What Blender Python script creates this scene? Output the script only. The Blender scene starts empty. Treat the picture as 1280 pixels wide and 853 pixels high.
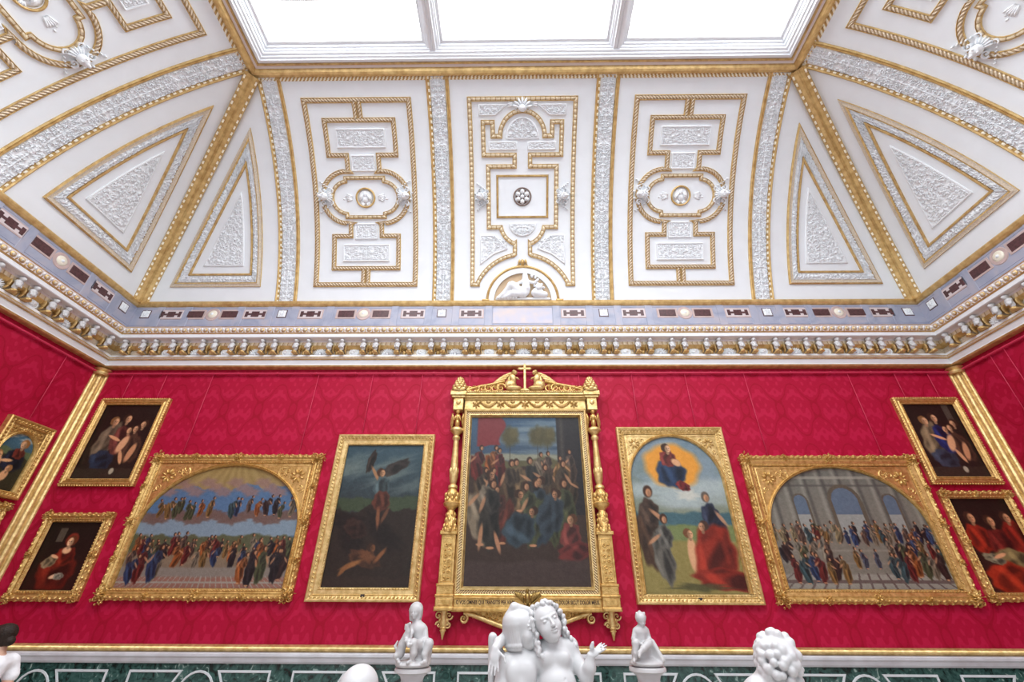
import bpy, math, random
import numpy as np
from mathutils import Vector, Matrix
random.seed(7)
SC = bpy.context.scene
COL = SC.collection
PI = math.pi
# ------------------------------------------------------------------ camera
CZ = 1.75
FPX = 547.65
_psi, _th, _rho = 0.0140, 0.5398, 0.0044
_F = Vector((-math.sin(_psi)*math.cos(_th), math.cos(_psi)*math.cos(_th), math.sin(_th)))
_R = Vector((math.cos(_psi), math.sin(_psi), 0))
_U = _R.cross(_F)
_R, _U = _R*math.cos(_rho)+_U*math.sin(_rho), _U*math.cos(_rho)-_R*math.sin(_rho)
cam = bpy.data.cameras.new('camera')
cam.sensor_fit = 'HORIZONTAL'; cam.sensor_width = 36.0; cam.lens = FPX/1280*36.0
cam.clip_start = .05; cam.clip_end = 200
cam_o = bpy.data.objects.new('camera', cam); COL.objects.link(cam_o)
M = Matrix((( _R.x, _U.x, -_F.x, 0), (_R.y, _U.y, -_F.y, 0), (_R.z, _U.z, -_F.z, CZ), (0, 0, 0, 1)))
cam_o.matrix_world = M
SC.camera = cam_o
# ------------------------------------------------------------------ world, light, exposure
SC.view_settings.view_transform = 'Standard'; SC.view_settings.look = 'None'
SC.view_settings.gamma = 1.0; SC.view_settings.use_curve_mapping = False
SC.view_settings.exposure = -0.06
PANE_STRENGTH = 8.3
WORLD_STRENGTH = 1.0
w = bpy.data.worlds.new('world'); SC.world = w; w.use_nodes = True
w.node_tree.nodes['Background'].inputs[0].default_value = (.86, .93, 1.0, 1)
w.node_tree.nodes['Background'].inputs[1].default_value = WORLD_STRENGTH

def ray(u, v):
    """direction seen at a point of the photograph (used to take measurements)"""
    return _F + _R*((u-640)/FPX) + _U*((426.5-v)/FPX)
def seen(u, v, Y):
    d = ray(u, v); d = d*(Y/d.y)
    return Vector((d.x, d.y, d.z+CZ))

# ------------------------------------------------------------------ room measures
D = 8.5; XL = -9.105; XR = 9.38; YB = -6.0
T0 = math.radians(72.2); KC = math.radians(8.46); RC = 1/KC; SM = 5.12; IN0 = .155; Z0 = 6.07+CZ
def cove(s):
    t = T0-KC*s
    return IN0+RC*(math.sin(T0)-math.sin(t)), Z0+RC*(math.cos(t)-math.cos(T0)), t
def mcove(x, s, h):
    """local cove surface: x along, s up the curve, h out of it; y=0 is the wall plane, the room lies at -y"""
    i, z, t = cove(s)
    return (x, -i-h*math.sin(t), z-h*math.cos(t))
def mwall(x, z, h): return (x, -h, z)

# ------------------------------------------------------------------ object helpers
def tag(o, label=None, cat=None, group=None, kind=None):
    if label: o['label'] = label
    if cat: o['category'] = cat
    if group: o['group'] = group
    if kind: o['kind'] = kind
    return o
def empty(name, label, cat, loc=(0, 0, 0), rz=0, group=None):
    o = bpy.data.objects.new(name, None); COL.objects.link(o)
    o.empty_display_size = .1
    o.location = loc; o.rotation_euler = (0, 0, rz)
    return tag(o, label, cat, group)
def kids(o): return [c for c in KIDS.get(o.name, [])]
KIDS = {}
def copy_tree(o, parent=None):
    c = o.copy(); COL.objects.link(c)
    if parent is not None:
        c.parent = parent; KIDS.setdefault(parent.name, []).append(c)
    for ch in kids(o): copy_tree(ch, c)
    return c
def link(name, me, parent):
    o = bpy.data.objects.new(name, me); COL.objects.link(o)
    if parent is not None:
        o.parent = parent; KIDS.setdefault(parent.name, []).append(o)
    return o
class MB:
    def __init__(s): s.v = []; s.f = []; s.m = []; s.uv = []
    def face(s, idx, mat=0, uv=None):
        s.f.append(idx); s.m.append(mat); s.uv.append(uv)
    def quad(s, a, b, c, d, mat=0, uv=None):
        n = len(s.v); s.v += [tuple(a), tuple(b), tuple(c), tuple(d)]; s.face((n, n+1, n+2, n+3), mat, uv)
    def box(s, x0, x1, y0, y1, z0, z1, mat=0, f=None):
        n = len(s.v)
        P = [(x0,y0,z0),(x1,y0,z0),(x1,y1,z0),(x0,y1,z0),(x0,y0,z1),(x1,y0,z1),(x1,y1,z1),(x0,y1,z1)]
        s.v += [tuple(f(*p)) for p in P] if f else P
        for q in ((0,3,2,1),(4,5,6,7),(0,1,5,4),(1,2,6,5),(2,3,7,6),(3,0,4,7)): s.face(tuple(n+i for i in q), mat)
    def block(s, x0, x1, z0, z1, h0, h1, mat=0, f=mwall, bev=.008):
        """bevelled block on a surface: x,z along it, h out of it"""
        n = len(s.v); b = min(bev, (x1-x0)*.3, (z1-z0)*.3, (h1-h0)*.5)
        for (xa, xb, za, zb, h) in ((x0,x1,z0,z1,h0),(x0,x1,z0,z1,h1-b),(x0+b,x1-b,z0+b,z1-b,h1)):
            s.v += [tuple(f(*p)) for p in ((xa,za,h),(xb,za,h),(xb,zb,h),(xa,zb,h))]
        for k in (0, 4):
            for i in range(4):
                j = (i+1) % 4; s.face((n+k+i, n+k+j, n+k+4+j, n+k+4+i), mat)
        s.face((n+8, n+9, n+10, n+11), mat)
    def grid(s, fn, nu, nv, mat=0, uvf=None, flip=False):
        n = len(s.v)
        for j in range(nv+1):
            for i in range(nu+1): s.v.append(tuple(fn(i/nu, j/nv)))
        for j in range(nv):
            for i in range(nu):
                a = n+j*(nu+1)+i; q = (a, a+1, a+nu+2, a+nu+1)
                uv = None
                if uvf: uv = [uvf(i/nu, j/nv), uvf((i+1)/nu, j/nv), uvf((i+1)/nu, (j+1)/nv), uvf(i/nu, (j+1)/nv)]
                if flip: q = q[::-1]; uv = uv[::-1] if uv else None
                s.face(q, mat, uv)
    def ball(s, c, r, mat=0, f=None, nu=8, nv=5, rot=0):
        """ellipsoid; c and r in the surface's coordinates when f is given, rot turns it in the surface"""
        n = len(s.v); cr, sr = math.cos(rot), math.sin(rot)
        for j in range(nv+1):
            ph = -PI/2+PI*j/nv
            for i in range(nu):
                th = 2*PI*i/nu
                x, y, z = r[0]*math.cos(ph)*math.cos(th), r[1]*math.cos(ph)*math.sin(th), r[2]*math.sin(ph)
                x, y = x*cr-y*sr, x*sr+y*cr
                p = (c[0]+x, c[1]+y, c[2]+z)
                s.v.append(tuple(f(*p)) if f else p)
        for j in range(nv):
            for i in range(nu):
                a = n+j*nu+i; b = n+j*nu+(i+1) % nu
                s.face((a, b, b+nu, a+nu), mat)
    def sweep(s, path, closed, prof, f, mats=None, step=.2, u0=0.0, taper=None):
        """prof = [(offset, height)...] swept along a 2-D path on the surface f, mitred"""
        P = [Vector(p).to_2d() for p in path]; Q = []
        m = len(P)
        for i in range(m if closed else m-1):
            a, b = P[i], P[(i+1) % m]; L = (b-a).length; k = max(1, int(math.ceil(L/step)))
            for j in range(k): Q.append((a.lerp(b, j/k)))
        if not closed: Q.append(P[-1])
        m = len(Q); n = len(s.v); np_ = len(prof); us = [u0]
        for i in range(m):
            if closed or 0 < i < m-1:
                d0 = (Q[i]-Q[i-1]).normalized(); d1 = (Q[(i+1) % m]-Q[i]).normalized()
            elif i == 0: d0 = d1 = (Q[1]-Q[0]).normalized()
            else: d0 = d1 = (Q[i]-Q[i-1]).normalized()
            n0 = Vector((-d0.y, d0.x)); n1 = Vector((-d1.y, d1.x)); mm = n0+n1
            if mm.length < 1e-6: mm = n0.copy()
            mm.normalize(); k = 1/max(.35, mm.dot(n0))
            tp = taper(i/(m-1)) if taper else 1
            for (o, h) in prof:
                p = Q[i]+mm*(o*k*tp); s.v.append(tuple(f(p.x, p.y, h*tp)))
            us.append(us[-1]+(Q[(i+1) % m]-Q[i]).length)
        for i in range(m if closed else m-1):
            for j in range(np_-1):
                a = n+i*np_+j; b = n+((i+1) % m)*np_+j
                s.face((a, b, b+1, a+1), mats[j] if mats else 0,
                       [(us[i], prof[j][0]), (us[i+1], prof[j][0]), (us[i+1], prof[j+1][0]), (us[i], prof[j+1][0])])
    def lathe(s, prof, c, nu=20, mat=0, half=False, sy=1.0):
        """prof [(r,z)] around a vertical axis at c=(x,y)"""
        n = len(s.v)
        for r, z in prof:
            for i in range(nu):
                a = 2*PI*i/nu; s.v.append((c[0]+r*math.cos(a), c[1]+r*math.sin(a)*sy, z))
        for j in range(len(prof)-1):
            for i in range(nu):
                a = n+j*nu+i; b = n+j*nu+(i+1) % nu; s.face((a, b, b+nu, a+nu), mat)
        s.face(tuple(n+(len(prof)-1)*nu+i for i in range(nu)), mat); s.face(tuple(n+nu-1-i for i in range(nu)), mat)
    def build(s, name, mats, parent=None, smooth=False, ang=None):
        me = bpy.data.meshes.new(name); me.from_pydata(s.v, [], s.f)
        if not isinstance(mats, (list, tuple)): mats = [mats]
        for m in mats: me.materials.append(m)
        me.polygons.foreach_set('material_index', s.m)
        if any(u is not None for u in s.uv):
            ul = me.uv_layers.new(name='UVMap'); k = 0; buf = []
            for f, u in zip(s.f, s.uv):
                for i in range(len(f)): buf += list(u[i]) if u is not None else [0., 0.]
            ul.data.foreach_set('uv', buf)
        me.polygons.foreach_set('use_smooth', [bool(smooth)]*len(s.f))
        me.update()
        if smooth and ang is not None:
            try: me.set_sharp_from_angle(angle=math.radians(ang))
            except Exception: pass
        return link(name, me, parent)
# ------------------------------------------------------------------ ornament helpers (surface coordinates)
HALF = lambda w, h, n=5: [(w*math.cos(PI-PI*i/n), h*math.sin(PI*i/n)) for i in range(n+1)]
def spiral(mb, c, r, turns, a0, dirn, w, f, mat=0, h=None, r1=.15):
    n = int(10*turns)+2; pts = []
    for i in range(n+1):
        t = i/n; rr = r*(1-(1-r1)*t); a = a0+dirn*2*PI*turns*t
        pts.append((c[0]+rr*math.cos(a), c[1]+rr*math.sin(a)))
    mb.sweep(pts, False, HALF(w/2, h or w*.7, 3), f, [mat]*3, step=9, taper=lambda t: 1-.55*t)
    mb.ball((c[0], c[1], (h or w*.7)*.4), (w*.45, w*.45, w*.5), mat, f, 6, 3)
def fan(mb, c, r, a0, a1, n, w, f, mat=0, h=.03, r0=.2):
    for i in range(n):
        a = a0+(a1-a0)*(i+.5)/n; rm = r*(.5+r0/2)
        mb.ball((c[0]+rm*math.cos(a), c[1]+rm*math.sin(a), h*.3), (r*(.5-r0/2), w/2, h), mat, f, 6, 3, rot=a)
def leafrow(mb, path, closed, sp, r, f, mat=0, h0=.0, tilt=.5, alt=True):
    P = [Vector(p).to_2d() for p in path]; m = len(P)
    for i in range(m if closed else m-1):
        a, b = P[i], P[(i+1) % m]; L = (b-a).length; k = max(1, int(round(L/sp))); ang = math.atan2(b.y-a.y, b.x-a.x)
        for j in range(k):
            p = a.lerp(b, (j+.5)/k)
            mb.ball((p.x, p.y, h0), r, mat, f, 6, 3, rot=ang+(tilt if (j % 2 or not alt) else -tilt))
def cluster(mb, c, R, f, mat=0, h=.05, seed=0):
    """rocaille cartouche: shell fan, scrolls and leaves"""
    rnd = random.Random(seed)
    fan(mb, c, R*.55, 0, 2*PI, 9, R*.2, f, mat, h)
    mb.ball((c[0], c[1], h*.5), (R*.22, R*.26, h), mat, f, 8, 4)
    for k in range(4):
        a = PI/4+k*PI/2; q = (c[0]+R*.6*math.cos(a), c[1]+R*.6*math.sin(a))
        spiral(mb, q, R*.3, 1.2, a+PI, 1 if k % 2 else -1, R*.14, f, mat, h*.8)
    for k in range(10):
        a = rnd.random()*2*PI; rr = R*(.7+.3*rnd.random())
        mb.ball((c[0]+rr*math.cos(a), c[1]+rr*math.sin(a), h*.2), (R*.16, R*.07, h*.5), mat, f, 6, 3, rot=a+rnd.uniform(-.8, .8))
def _hsh(i, j, k): 
    v = math.sin(i*127.1+j*311.7+k*74.7)*43758.5453; return v-math.floor(v)
def arabesque(x, y, A, P, seed=0.0):
    """height 0..1 of carved foliage symmetric about x=0: packed leaf scrolls around a stem"""
    xs = abs(x); g = max(.055, A*.5); sd = round(seed*10)
    gi, gj = math.floor(xs/g), math.floor(y/g); best = (9, 0, 0, 0, 0, 0)
    for di in (-1, 0, 1):
        for dj in (-2, -1, 0, 1):
            i, j = gi+di, gj+dj
            if i < 0: continue
            cx = (i+.5+.8*(_hsh(i, j, sd)-.5))*g; cy = (j+.5*(i % 2)+.5+.8*(_hsh(i, j, sd+5)-.5))*g
            d = math.hypot(xs-cx, y-cy)
            if d < best[0]: best = (d, cx, cy, i, j, 0)
    d, cx, cy, i, j, _ = best; th = math.atan2(y-cy, xs-cx); k = _hsh(i, j, sd+9); rr = d/g
    if k < .55: v = .5+.5*math.cos(th*(1 if k < .3 else -1)*2-rr*15+k*20)
    elif k < .85: v = .5+.5*math.cos(5*th+k*30+2.2*math.sin(rr*7))
    else: v = .9 if rr < .22 else .5+.5*math.cos(7*th)
    v *= math.exp(-(rr/.64)**4); v = max(v, .95*math.exp(-(rr/.13)**2))
    v = max(v, (.75+.25*math.cos(2*PI*y/g))*math.exp(-(x/(g*.16))**2))
    t = min(1, max(0, (v-.22)/.4)); return t*t*(3-2*t)*(.65+.35*v)
def relief(mb, f2, nu, nv, f, hmax, A, P, mat=0, h0=.0, seed=0.0, hf=None, rim=.0):
    """carved field: f2(u,v)->(x,s) on the surface"""
    def fn(u, v):
        x, s = f2(u, v)
        e = min(u, 1-u, v, 1-v)
        k = 0 if e < 1e-6 else 1
        hh = (hf or arabesque)(*( (x, s, A, P, seed) )) if k else 0
        return f(x, s, (h0+hmax*hh) if k else 0)
    mb.grid(fn, nu, nv, mat)
def rect2(x0, x1, s0, s1): return lambda u, v: (x0+(x1-x0)*u, s0+(s1-s0)*v)
def arcp(cx, cy, r, a0, a1, n, ry=None):
    ry = r if ry is None else ry
    return [(cx+r*math.cos(math.radians(a0+(a1-a0)*i/n)), cy+ry*math.sin(math.radians(a0+(a1-a0)*i/n))) for i in range(n+1)]
# ------------------------------------------------------------------ materials
def new_mat(name):
    m = bpy.data.materials.new(name); m.use_nodes = True
    return m, m.node_tree, m.node_tree.nodes['Principled BSDF']
def N(nt, t, **k):
    n = nt.nodes.new(t)
    for a, b in k.items(): setattr(n, a, b)
    return n
def mth(nt, op, a, b=None):
    n = N(nt, 'ShaderNodeMath', operation=op)
    for i, q in enumerate((a, b)):
        if q is None: continue
        if isinstance(q, (int, float)): n.inputs[i].default_value = q
        else: nt.links.new(q, n.inputs[i])
    return n.outputs[0]
def ramp(nt, src, stops):
    r = N(nt, 'ShaderNodeValToRGB'); e = r.color_ramp.elements
    while len(e) < len(stops): e.new(.5)
    for q, (p, c) in zip(e, stops): q.position = p; q.color = (*c, 1)
    nt.links.new(src, r.inputs[0]); return r.outputs[0]
def simple(name, col, rough=.5, metal=0, noise=0, nscale=8, bump=0, bscale=60, spec=.5, var=None):
    m, nt, b = new_mat(name)
    b.inputs['Roughness'].default_value = rough; b.inputs['Metallic'].default_value = metal
    b.inputs['Specular IOR Level'].default_value = spec
    b.inputs['Base Color'].default_value = (*col, 1)
    tc = N(nt, 'ShaderNodeTexCoord')
    nz = N(nt, 'ShaderNodeTexNoise'); nz.inputs['Scale'].default_value = nscale; nz.inputs['Detail'].default_value = 5
    nt.links.new(tc.outputs['Object'], nz.inputs['Vector'])
    if noise:
        c2 = var or tuple(c*(1-noise) for c in col)
        nt.links.new(ramp(nt, nz.outputs[0], [(.35, c2), (.65, col)]), b.inputs['Base Color'])
    if bump:
        n2 = N(nt, 'ShaderNodeTexNoise'); n2.inputs['Scale'].default_value = bscale; n2.inputs['Detail'].default_value = 4
        nt.links.new(tc.outputs['Object'], n2.inputs['Vector'])
        bp = N(nt, 'ShaderNodeBump'); bp.inputs['Strength'].default_value = bump; bp.inputs['Distance'].default_value = .02
        nt.links.new(n2.outputs[0], bp.inputs['Height']); nt.links.new(bp.outputs[0], b.inputs['Normal'])
    return m
M_PLASTER = simple('plaster_white', (.80, .845, .89), .6, noise=.03, nscale=3)
M_STUCCO = simple('stucco_relief', (.83, .865, .90), .85, noise=.04, nscale=20, bump=.08, bscale=70, spec=.15)
M_GOLD = simple('gilt', (.70, .50, .22), .42, .55, noise=.25, nscale=9, bump=.25, bscale=40, var=(.50, .32, .12))
M_GOLDF = simple('gilt_frame', (.74, .50, .19), .36, .7, noise=.3, nscale=14, bump=.35, bscale=55, var=(.50, .30, .09))
M_GOLDP = simple('gilt_pale', (.78, .58, .27), .38, .65, noise=.25, nscale=12, bump=.3, bscale=50, var=(.56, .38, .14))
M_CREAM = simple('gilt_cream', (.72, .63, .50), .45, .2, noise=.25, nscale=40)
M_WHITE = simple('white_enamel', (.78, .81, .85), .4)
M_PINK = simple('plaster_pink', (.74, .68, .67), .6)
M_TAN = simple('tan_ground', (.60, .44, .28), .6, noise=.1)
M_MARBLE = simple('statue_marble', (.56, .56, .57), .45, noise=.06, nscale=6)
M_MARBLEB = simple('cap_marble', (.62, .64, .68), .3, noise=.25, nscale=3, var=(.50, .50, .53))
M_STRIP = simple('inlay_white_marble', (.62, .66, .68), .3, noise=.1)
M_DARKCOL = simple('dark_column_marble', (.05, .035, .035), .2, noise=.6, nscale=12)
M_PORPH = simple('porphyry', (.10, .035, .04), .4, noise=.5, nscale=22, var=(.05, .018, .02))
M_PINKST = simple('pink_stone', (.55, .42, .40), .5, noise=.15)
M_DISC = simple('cream_stone', (.82, .78, .66), .5, noise=.1)
def subsurf_note(): pass
# blue grey marble
m, nt, b = new_mat('blue_marble'); M_BLUE = m
tc = N(nt, 'ShaderNodeTexCoord'); nz = N(nt, 'ShaderNodeTexNoise'); nz.inputs['Scale'].default_value = 2.2; nz.inputs['Detail'].default_value = 8
nz.inputs['Distortion'].default_value = 1.2; nt.links.new(tc.outputs['Object'], nz.inputs['Vector'])
nt.links.new(ramp(nt, nz.outputs[0], [(.3, (.26, .29, .39)), (.5, (.34, .36, .46)), (.7, (.41, .39, .45))]), b.inputs['Base Color'])
b.inputs['Roughness'].default_value = .45
# green marble
m, nt, b = new_mat('green_marble'); M_GREEN = m
tc = N(nt, 'ShaderNodeTexCoord'); nz = N(nt, 'ShaderNodeTexNoise'); nz.inputs['Scale'].default_value = 9; nz.inputs['Detail'].default_value = 9
nz.inputs['Distortion'].default_value = 1.5; nt.links.new(tc.outputs['Object'], nz.inputs['Vector'])
nt.links.new(ramp(nt, nz.outputs[0], [(.34, (.004, .010, .008)), (.46, (.022, .060, .052)), (.62, (.045, .11, .095)), (.76, (.5, .6, .55))]), b.inputs['Base Color'])
b.inputs['Roughness'].default_value = .18
# gilt ropes and ribbons: pattern follows the run of the moulding
def banded(name, c1, c2, freq, slant, vfreq=0, rough=.42, metal=.4, cut=(.4, .6)):
    m, nt, b = new_mat(name)
    uv = N(nt, 'ShaderNodeUVMap'); sx = N(nt, 'ShaderNodeSeparateXYZ'); nt.links.new(uv.outputs[0], sx.inputs[0])
    q = mth(nt, 'ADD', mth(nt, 'MULTIPLY', sx.outputs[0], freq), mth(nt, 'MULTIPLY', sx.outputs[1], slant))
    s = mth(nt, 'ADD', mth(nt, 'MULTIPLY', mth(nt, 'SINE', mth(nt, 'MULTIPLY', q, 2*PI)), .5), .5)
    nt.links.new(ramp(nt, s, [(cut[0], c1), (cut[1], c2)]), b.inputs['Base Color'])
    bp = N(nt, 'ShaderNodeBump'); bp.inputs['Strength'].default_value = .8; bp.inputs['Distance'].default_value = .015
    nt.links.new(s, bp.inputs['Height']); nt.links.new(bp.outputs[0], b.inputs['Normal'])
    b.inputs['Roughness'].default_value = rough; b.inputs['Metallic'].default_value = metal
    return m
M_ROPE = banded('gilt_rope', (.42, .30, .17), (.76, .65, .50), 14, 14, metal=.15)
M_RIBBON = banded('gilt_ribbon', (.46, .33, .18), (.76, .65, .46), 9, 0, cut=(.02, .16), metal=.25)
M_PEARL = banded('gilt_pearl', (.50, .32, .11), (.95, .90, .74), 8, 0, metal=.2)
M_FLUTE = banded('gilt_flute', (.22, .14, .06), (.82, .66, .40), 22, 0, metal=.5, cut=(.2, .5))
# damask
def damask():
    m, nt, b = new_mat('red_damask')
    tc = N(nt, 'ShaderNodeTexCoord'); sx = N(nt, 'ShaderNodeSeparateXYZ'); nt.links.new(tc.outputs['Object'], sx.inputs[0])
    nzw = N(nt, 'ShaderNodeTexNoise'); nzw.inputs['Scale'].default_value = 1.0; nt.links.new(tc.outputs['Object'], nzw.inputs['Vector'])
    x = mth(nt, 'MULTIPLY', sx.outputs[0], 2*PI/.72); z = mth(nt, 'MULTIPLY', sx.outputs[2], 2*PI/1.3)
    X = mth(nt, 'COSINE', x); Z = mth(nt, 'COSINE', z)
    net = mth(nt, 'ABSOLUTE', mth(nt, 'ADD', mth(nt, 'ADD', X, Z), mth(nt, 'MULTIPLY', mth(nt, 'COSINE', mth(nt, 'MULTIPLY', z, 3)), mth(nt, 'MULTIPLY', X, .30))))
    stem = mth(nt, 'LESS_THAN', net, .10)
    w1 = mth(nt, 'MULTIPLY', mth(nt, 'COSINE', mth(nt, 'MULTIPLY', x, 2)), mth(nt, 'COSINE', mth(nt, 'ADD', mth(nt, 'MULTIPLY', z, 3), mth(nt, 'MULTIPLY', mth(nt, 'COSINE', mth(nt, 'MULTIPLY', x, 2)), 1.6))))
    w2 = mth(nt, 'MULTIPLY', mth(nt, 'COSINE', mth(nt, 'MULTIPLY', x, 4)), mth(nt, 'COSINE', mth(nt, 'ADD', mth(nt, 'MULTIPLY', z, 6), X)))
    fl = mth(nt, 'ADD', w1, mth(nt, 'MULTIPLY', w2, .8))
    inside = mth(nt, 'GREATER_THAN', net, .45)
    soft = N(nt, 'ShaderNodeMapRange'); soft.interpolation_type = 'SMOOTHSTEP'; soft.inputs[1].default_value = .05; soft.inputs[2].default_value = .5; nt.links.new(fl, soft.inputs[0])
    mot = mth(nt, 'MULTIPLY', soft.outputs[0], inside)
    fac = mth(nt, 'ADD', mth(nt, 'MULTIPLY', mot, .5), .40); fac = mth(nt, 'SUBTRACT', fac, mth(nt, 'MULTIPLY', stem, .30))
    fine = N(nt, 'ShaderNodeTexNoise'); fine.inputs['Scale'].default_value = 30; nt.links.new(tc.outputs['Object'], fine.inputs['Vector'])
    fac = mth(nt, 'ADD', fac, mth(nt, 'MULTIPLY', mth(nt, 'SUBTRACT', fine.outputs[0], .5), .5))
    nt.links.new(ramp(nt, fac, [(0, (.29, .002, .018)), (.35, (.36, .003, .030)), (1, (.45, .010, .052))]), b.inputs['Base Color'])
    nt.links.new(mth(nt, 'SUBTRACT', .62, mth(nt, 'MULTIPLY', fac, .2)), b.inputs['Roughness'])
    b.inputs['Sheen Weight'].default_value = .05; b.inputs['Sheen Roughness'].default_value = .4
    b.inputs['Sheen Tint'].default_value = (1, .45, .6, 1)
    b.inputs['Specular IOR Level'].default_value = .18
    return m
M_DAMASK = damask()
M_RED = simple('red_paint', (.55, .03, .085), .5)
M_GREENHEM = None
# floor
m, nt, b = new_mat('parquet'); M_FLOOR = m
tc = N(nt, 'ShaderNodeTexCoord'); br = N(nt, 'ShaderNodeTexBrick'); br.inputs['Scale'].default_value = 1.0
br.inputs['Brick Width'].default_value = 1.1; br.inputs['Row Height'].default_value = .11; br.inputs['Mortar Size'].default_value = .002
br.inputs['Color1'].default_value = (.48, .46, .42, 1); br.inputs['Color2'].default_value = (.56, .53, .49, 1); br.inputs['Mortar'].default_value = (.12, .08, .05, 1)
nt.links.new(tc.outputs['Object'], br.inputs['Vector']); nt.links.new(br.outputs[0], b.inputs['Base Color']); b.inputs['Roughness'].default_value = .3
# skylight glass lit from above
m, nt, b = new_mat('skylight_glass'); M_GLASS = m
b.inputs['Base Color'].default_value = (.9, .92, .95, 1); b.inputs['Roughness'].default_value = .25
b.inputs['Emission Color'].default_value = (.965, .985, 1.0, 1); b.inputs['Emission Strength'].default_value = PANE_STRENGTH
# painted canvas
m, nt, b = new_mat('oil_paint'); M_PAINT = m
ca = N(nt, 'ShaderNodeVertexColor'); ca.layer_name = 'paint'; nt.links.new(ca.outputs[0], b.inputs['Base Color'])
b.inputs['Roughness'].default_value = .42; b.inputs['Specular IOR Level'].default_value = .35

# ================================================================== THE SETTING
def plane_obj(name, pts, mat, kind='structure'):
    mb = MB(); mb.quad(*pts, 0); o = mb.build(name, mat); return tag(o, kind=kind)
mb = MB(); mb.box(XL-.3, XR+.3, YB, D+.3, -.2, 0); tag(mb.build('floor', M_FLOOR), kind='structure')
ZT = 4.45+CZ
def wall_obj(name, L0, L1, loc, rz):
    mb = MB(); mb.box(L0, L1, 0, .3, 0, Z0+.3); o = mb.build(name, M_DAMASK)
    o.location = loc; o.rotation_euler = (0, 0, rz); return tag(o, kind='structure')
wall_obj('wall_back', XL-.3, XR+.3, (0, D, 0), 0)
wall_obj('wall_left', YB, D, (XL, 0, 0), PI/2)
wall_obj('wall_right', -D, -YB, (XR, 0, 0), -PI/2)
# coves (mitred at the groins)
NS = 40
def cove_shell(name, side):
    mb = MB()
    def fn(u, v):
        s = -.1+(SM+.1)*v; i, z, t = cove(s)
        if side == 'back': return ((XL+i)+(XR-XL-2*i)*u, D-i, z)
        if side == 'left': return (XL+i, YB+(D-i-YB)*u, z)
        return (XR-i, D-i+(YB-D+i)*u, z)
    mb.grid(fn, 24, NS, 0); mb.build
    o = mb.build(name, M_PLASTER, None, True)
    return tag(o, kind='structure')
cove_shell('ceiling', 'back'); cove_shell('ceiling', 'left'); cove_shell('ceiling', 'right')
def plan_f(x, y, z): return (x, y, z)
def room_sweep(name, prof, mats, matlist, yb=YB, smooth=False):
    """prof [(protrusion, z)] run round left, back and right walls"""
    mb = MB()
    path = [(XL, yb), (XL, D), (XR, D), (XR, yb)]
    mb.sweep(path, False, [(-p, z) for p, z in prof], lambda x, y, h: (x, y, h), mats, step=50)
    return mb
Zr = lambda z: z+CZ
# lower cornice
prof = [(.0, 4.37), (.08, 4.375), (.125, 4.385), (.14, 4.412), (.13, 4.42), (.13, 4.44), (.155, 4.50), (.155, 4.53), (.20, 4.54), (.215, 4.565), (.20, 4.59), (.17, 4.60), (.17, 4.65), (.10, 4.655), (.10, 4.80)]
mats = [0, 0, 0, 0, 1, 1, 1, 0, 2, 0, 0, 1, 1, 2]
mb = room_sweep('trim_1', [(p, Zr(z)) for p, z in prof], mats, None)
tag(mb.build('trim_1', [M_GOLD, M_WHITE, M_CREAM]), kind='structure')
prof = [(.10, 4.80), (.14, 4.81), (.20, 4.87), (.23, 4.93), (.23, 4.975), (.36, 4.98), (.375, 4.99), (.375, 5.065), (.385, 5.075), (.39, 5.085)]
mb = room_sweep('trim_2', [(p, Zr(z)) for p, z in prof], [0, 0, 2, 3, 3, 1, 1, 0, 0], None)
tag(mb.build('trim_2', [M_GOLD, M_WHITE, M_RIBBON, M_PINK]), kind='structure')
prof = [(.39, 5.085), (.40, 5.09), (.43, 5.21), (.44, 5.225), (.155, 5.30)]
mb = room_sweep('trim_3', [(p, Zr(z)) for p, z in prof], [0, 1, 0, 1], None)
tag(mb.build('trim_3', [M_GOLD, M_PINK]), kind='structure')
prof = [(.155, 5.28), (.155, 5.96)]
mb = room_sweep('trim_4', [(p, Zr(z)) for p, z in prof], [0], None)
tag(mb.build('trim_4', [M_BLUE]), kind='structure')
prof = [(.155, 5.95), (.19, 5.965), (.215, 6.0), (.23, 6.045), (.215, 6.075), (.16, 6.085)]
mb = room_sweep('trim_5', [(p, Zr(z)) for p, z in prof], [0]*5, None)
tag(mb.build('trim_5', [M_GOLD]), kind='structure')
# thin joint lines and flat strips in the blue marble
BANDS = [-5.46, -1.745, 2.01, 5.73]
def wall_frames():
    """(origin, rz, x->wall coordinate) for back, left and right runs; local x grows to the right"""
    return {'B': ((0, D, 0), 0), 'L': ((XL, 0, 0), PI/2), 'R': ((XR, 0, 0), -PI/2)}
WF = wall_frames()
def place(o, side, a):
    (x, y, z), rz = WF[side]
    if side == 'B': o.location = (a, D, 0)
    elif side == 'L': o.location = (XL, a, 0)
    else: o.location = (XR, a, 0)
    o.rotation_euler = (0, 0, rz); return o
mb = MB(); J = simple('marble_joint', (.26, .28, .40), .5)
for side in 'BLR':
    def g(x, z, h, side=side):
        if side == 'B': return (x, D-h, z)
        if side == 'L': return (XL+h, x, z)
        return (XR-h, x, z)
    lo, hi = (XL, XR) if side == 'B' else (YB, D)
    for z in (5.44, 5.90): mb.block(lo+.16, hi-.16, Zr(z), Zr(z)+.012, .15, .159, 0, g)
tag(mb.build('trim_6', J), kind='structure')
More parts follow.
